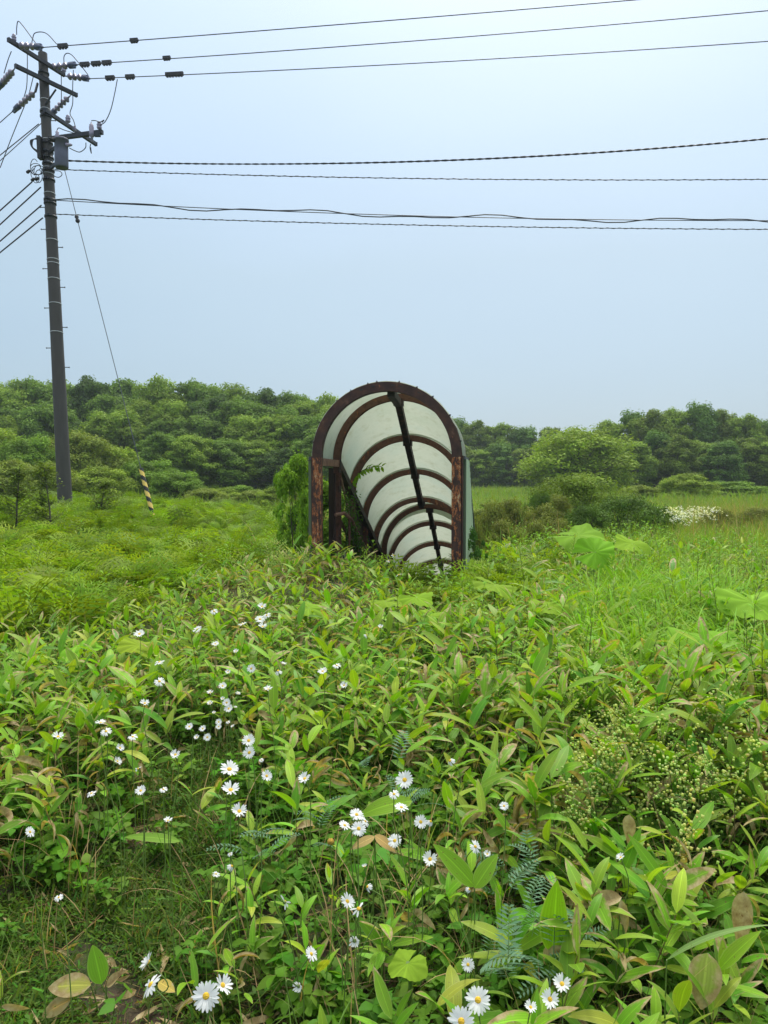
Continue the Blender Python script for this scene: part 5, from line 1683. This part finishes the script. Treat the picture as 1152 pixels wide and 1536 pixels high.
# single ones
rt = tree_meshes(6, 4, 20000, .12, YL, 71, 150, .4, .0, tier=1.15)
place_tree(rt, 866, 640, 55, 158, 6, 4, 'round_tree', 'broad round yellow green tree standing out before the distant wood')
sh1 = [tree_meshes(2, 2, 16000, .05, (.19, .28, .035), 80, 90, .4, .0, .03, .8, stems=5), tree_meshes(2, 2, 14000, .045, (.10, .18, .03), 81, 80, .3, .0, .03, .8, stems=5),
       tree_meshes(2, 1.6, 9000, .06, (.20, .26, .035), 82, 60, .4, .0, .03, .9, stems=4)]
place_tree(sh1[0], 866, 712, 21, 130, 2, 2, 'shrub', 'loose olive green shrub in front of the round yellow green tree', 'shrub')
place_tree(sh1[1], 935, 742, 16, 125, 2, 2, 'shrub', 'dark dense shrub right of the olive one with small white flowers at its foot', 'shrub')
place_tree(sh1[1], 990, 757, 16.5, 55, 2, 2, 'shrub', 'small dark shrub touching the white flower patch', 'shrub')
place_tree(sh1[1], 882, 755, 15.5, 80, 2, 2, 'shrub', 'dark shrub at the foot of the loose olive one', 'shrub')
place_tree(sh1[1], 810, 736, 18.5, 50, 2, 2, 'shrub', 'small dark upright shrub left of the loose olive one', 'shrub')
bro = tree_meshes(1.2, 1.2, 9000, .04, (.20, .235, .045), 83, 60, .4, .0, .02, .8, stems=5)
for x_, yt, Y_, wp in ((735, 750, 17, 66), (775, 747, 17.5, 66), (818, 756, 16, 66), (718, 778, 14, 44), (760, 780, 14, 60), (800, 782, 14, 60), (845, 779, 14.5, 56), (835, 742, 19, 60), (1075, 762, 19, 70), (1130, 760, 20, 70)):
    place_tree(bro, x_, yt, Y_, wp, 1.2, 1.2, 'low_bush', 'low brownish green bush in the rough meadow right of the shelter', 'bush', 'low brownish bushes in the meadow')
place_tree(sh1[2], 750, 752, 21, 90, 2, 1.6, 'shrub', 'thin brownish shrub close right of the shelter', 'shrub')
place_tree(light[0], 1035, 710, 44, 80, 7, 3.6, 'broadleaf_tree', 'low broad tree at the foot of the wood on the right')
place_tree(light[1], 1100, 722, 46, 90, 7, 3.6, 'broadleaf_tree', 'low dark tree in the meadow edge at far right')
place_tree(light[2], 960, 728, 40, 60, 7, 3.6, 'low_bush', 'small low bush behind the dark dense shrub', 'bush')
# bush hugging the shelter's left side, and the small one at its right
bl = tree_meshes(2, .8, 9000, .046, (.21, .38, .025), 90, 90, .2, .0, .02, 1.0, stems=5)
place_tree(bl, 444, 682, 12.2, 58, 2, .8, 'climbing_bush', 'tall leafy bush pressed against the left side of the shelter', 'bush')
p = T(-1.45, BAY0 + .9, 0); q = proj(p.x, p.y, 1.5)
place_tree(bl, float(q[0]), float(q[1]), p.y, 75, 2, .8, 'climbing_bush', 'leafy bush seen through the open bay of the shelter side', 'bush')
place_tree(bl, 462, 735, 11.0, 36, 2, .8, 'climbing_bush', 'lower leafy bush at the left front post of the shelter', 'bush')
br = tree_meshes(1, .5, 2600, .03, (.08, .19, .03), 91, 12, .2, .0, .012, 1.0, stems=4)
place_tree(br, 713, 792, 10.6, 34, 1, .5, 'climbing_bush', 'small dark leafy bush against the green outer wall of the shelter', 'bush')
# two thin saplings on the left
def sapling(px_, ytop, Y_, lean, lab, seed, H=2.2):
    r_ = np.random.default_rng(seed)
    p = at(px_, ytop, Y_); gz_ = float(ground(p.x, p.y)); H = p.z - gz_
    root = empty('sapling', (p.x, p.y, gz_)); tag(root, lab, 'sapling', None)
    mb = MB(); mb.tube([(0, 0, -.05), (lean * .3, 0, H * .5), (lean, 0, H * .97)], [.022, .014, .006], 6)
    t = Tm()
    for k in range(44):
        f = r_.uniform(.08, 1); a = r_.uniform(0, 6.28); L = r_.uniform(.2, .5) * (1.3 - f)
        q0 = np.array((lean * f, 0, H * f)); q1 = q0 + np.array((math.cos(a) * L, math.sin(a) * L, L * r_.uniform(.2, .9)))
        mb.tube([q0, q1], [.006, .003], 4)
        for j in range(40):
            c = q0 + (q1 - q0) * r_.uniform(.3, 1.1) + r_.normal(0, .035, 3)
            add_leaf(t, c, rot(r_.uniform(0, 6.28), r_.uniform(-.4, .6)), np.array((.17, .25, .035)) * r_.uniform(.7, 1.3), L=.075, W=.038, seg=2, droop=.3, fold=.1, prof='ovate')
    mb.build('trunk', M['bark'], root); t.done()
    link_mesh('crown', tm_mesh('crown', t, M['crown']), root)
sapling(22, 700, 14.5, .1, 'thin dark sapling at the left edge of the fern field', 1)
sapling(76, 698, 13.5, -.12, 'thin leaning sapling just left of the pole foot', 2)
sapling(150, 728, 17.5, .1, 'short twiggy sapling just right of the pole foot', 3)
# vine inside the shelter, with one arching shoot of paired leaflets
vb = T(-.9, BAY0 + .75, 1.0)
root = empty('vine', vb); tag(root, 'green vine growing in through the shelter side with one arching leafy shoot', 'vine')
t = Tm()
for k in range(1150):
    f = rng.random()
    c = np.array(T(-.84 + rng.normal(0, .07), BAY0 + .28 + .9 * f, .35 + 1.22 * (1 - f) * rng.uniform(.5, 1) + .25 * f) - vb) + rng.normal(0, .035, 3)
    add_leaf(t, c, rot(rng.uniform(0, 6.28), rng.uniform(-1, .3), rng.normal(0, .4)), np.array((.10, .21, .03)) * rj(.2), L=.065, W=.032, seg=2, droop=.4, fold=.1, prof='ovate')
sp_ = arcpts([at(527, 735, 11.7), at(531, 718, 11.6), at(541, 708, 11.5), at(555, 701, 11.4), at(572, 700, 11.35)], 7)
mb = MB(); mb.tube([q - vb for q in sp_], .005, 5)
for i, q in enumerate(sp_[4::2]):
    for e in (-1, 1):
        add_leaf(t, np.array(q - vb), rot((-.6 if e < 0 else -2.2) + rng.normal(0, .3), (-.75 if e < 0 else .45) + rng.normal(0, .2), e * .8), np.array((.30, .52, .03)) * rj(.1), L=.10, W=.052, seg=3, droop=.6, fold=.1, prof='ovate')
for k in range(3):
    q0 = T(-.9, BAY0 + .45 + .2 * k, .2) - vb; q1 = T(-.82, BAY0 + .38 + .25 * k, 1.3 - .2 * k) - vb
    mb.tube([q0, (q0 + q1) / 2 + Vector((.04, 0, 0)), q1], .006, 5)
mb.build('stem', M['bark'], root)
link_mesh('foliage', tm_mesh('foliage', t.done(), M['crown']), root)

# ================================================================== HAZE
mh = bpy.data.materials.new('haze'); mh.use_nodes = True
nth = mh.node_tree; nth.nodes.clear()
vo = nth.nodes.new('ShaderNodeOutputMaterial'); pv = nth.nodes.new('ShaderNodeVolumePrincipled')
pv.inputs['Color'].default_value = (.80, .88, .95, 1); pv.inputs['Density'].default_value = .0006; pv.inputs['Anisotropy'].default_value = .2
nth.links.new(pv.outputs[0], vo.inputs['Volume'])
mb = MB(); mb.box((0, 720, 14), Vector((1, 0, 0)), Vector((0, 1, 0)), UPV, 1900, 1620, 44)
hz = mb.build('haze', mh); tag(hz, 'thin pale haze over the field and woods', 'haze', kind='stuff')
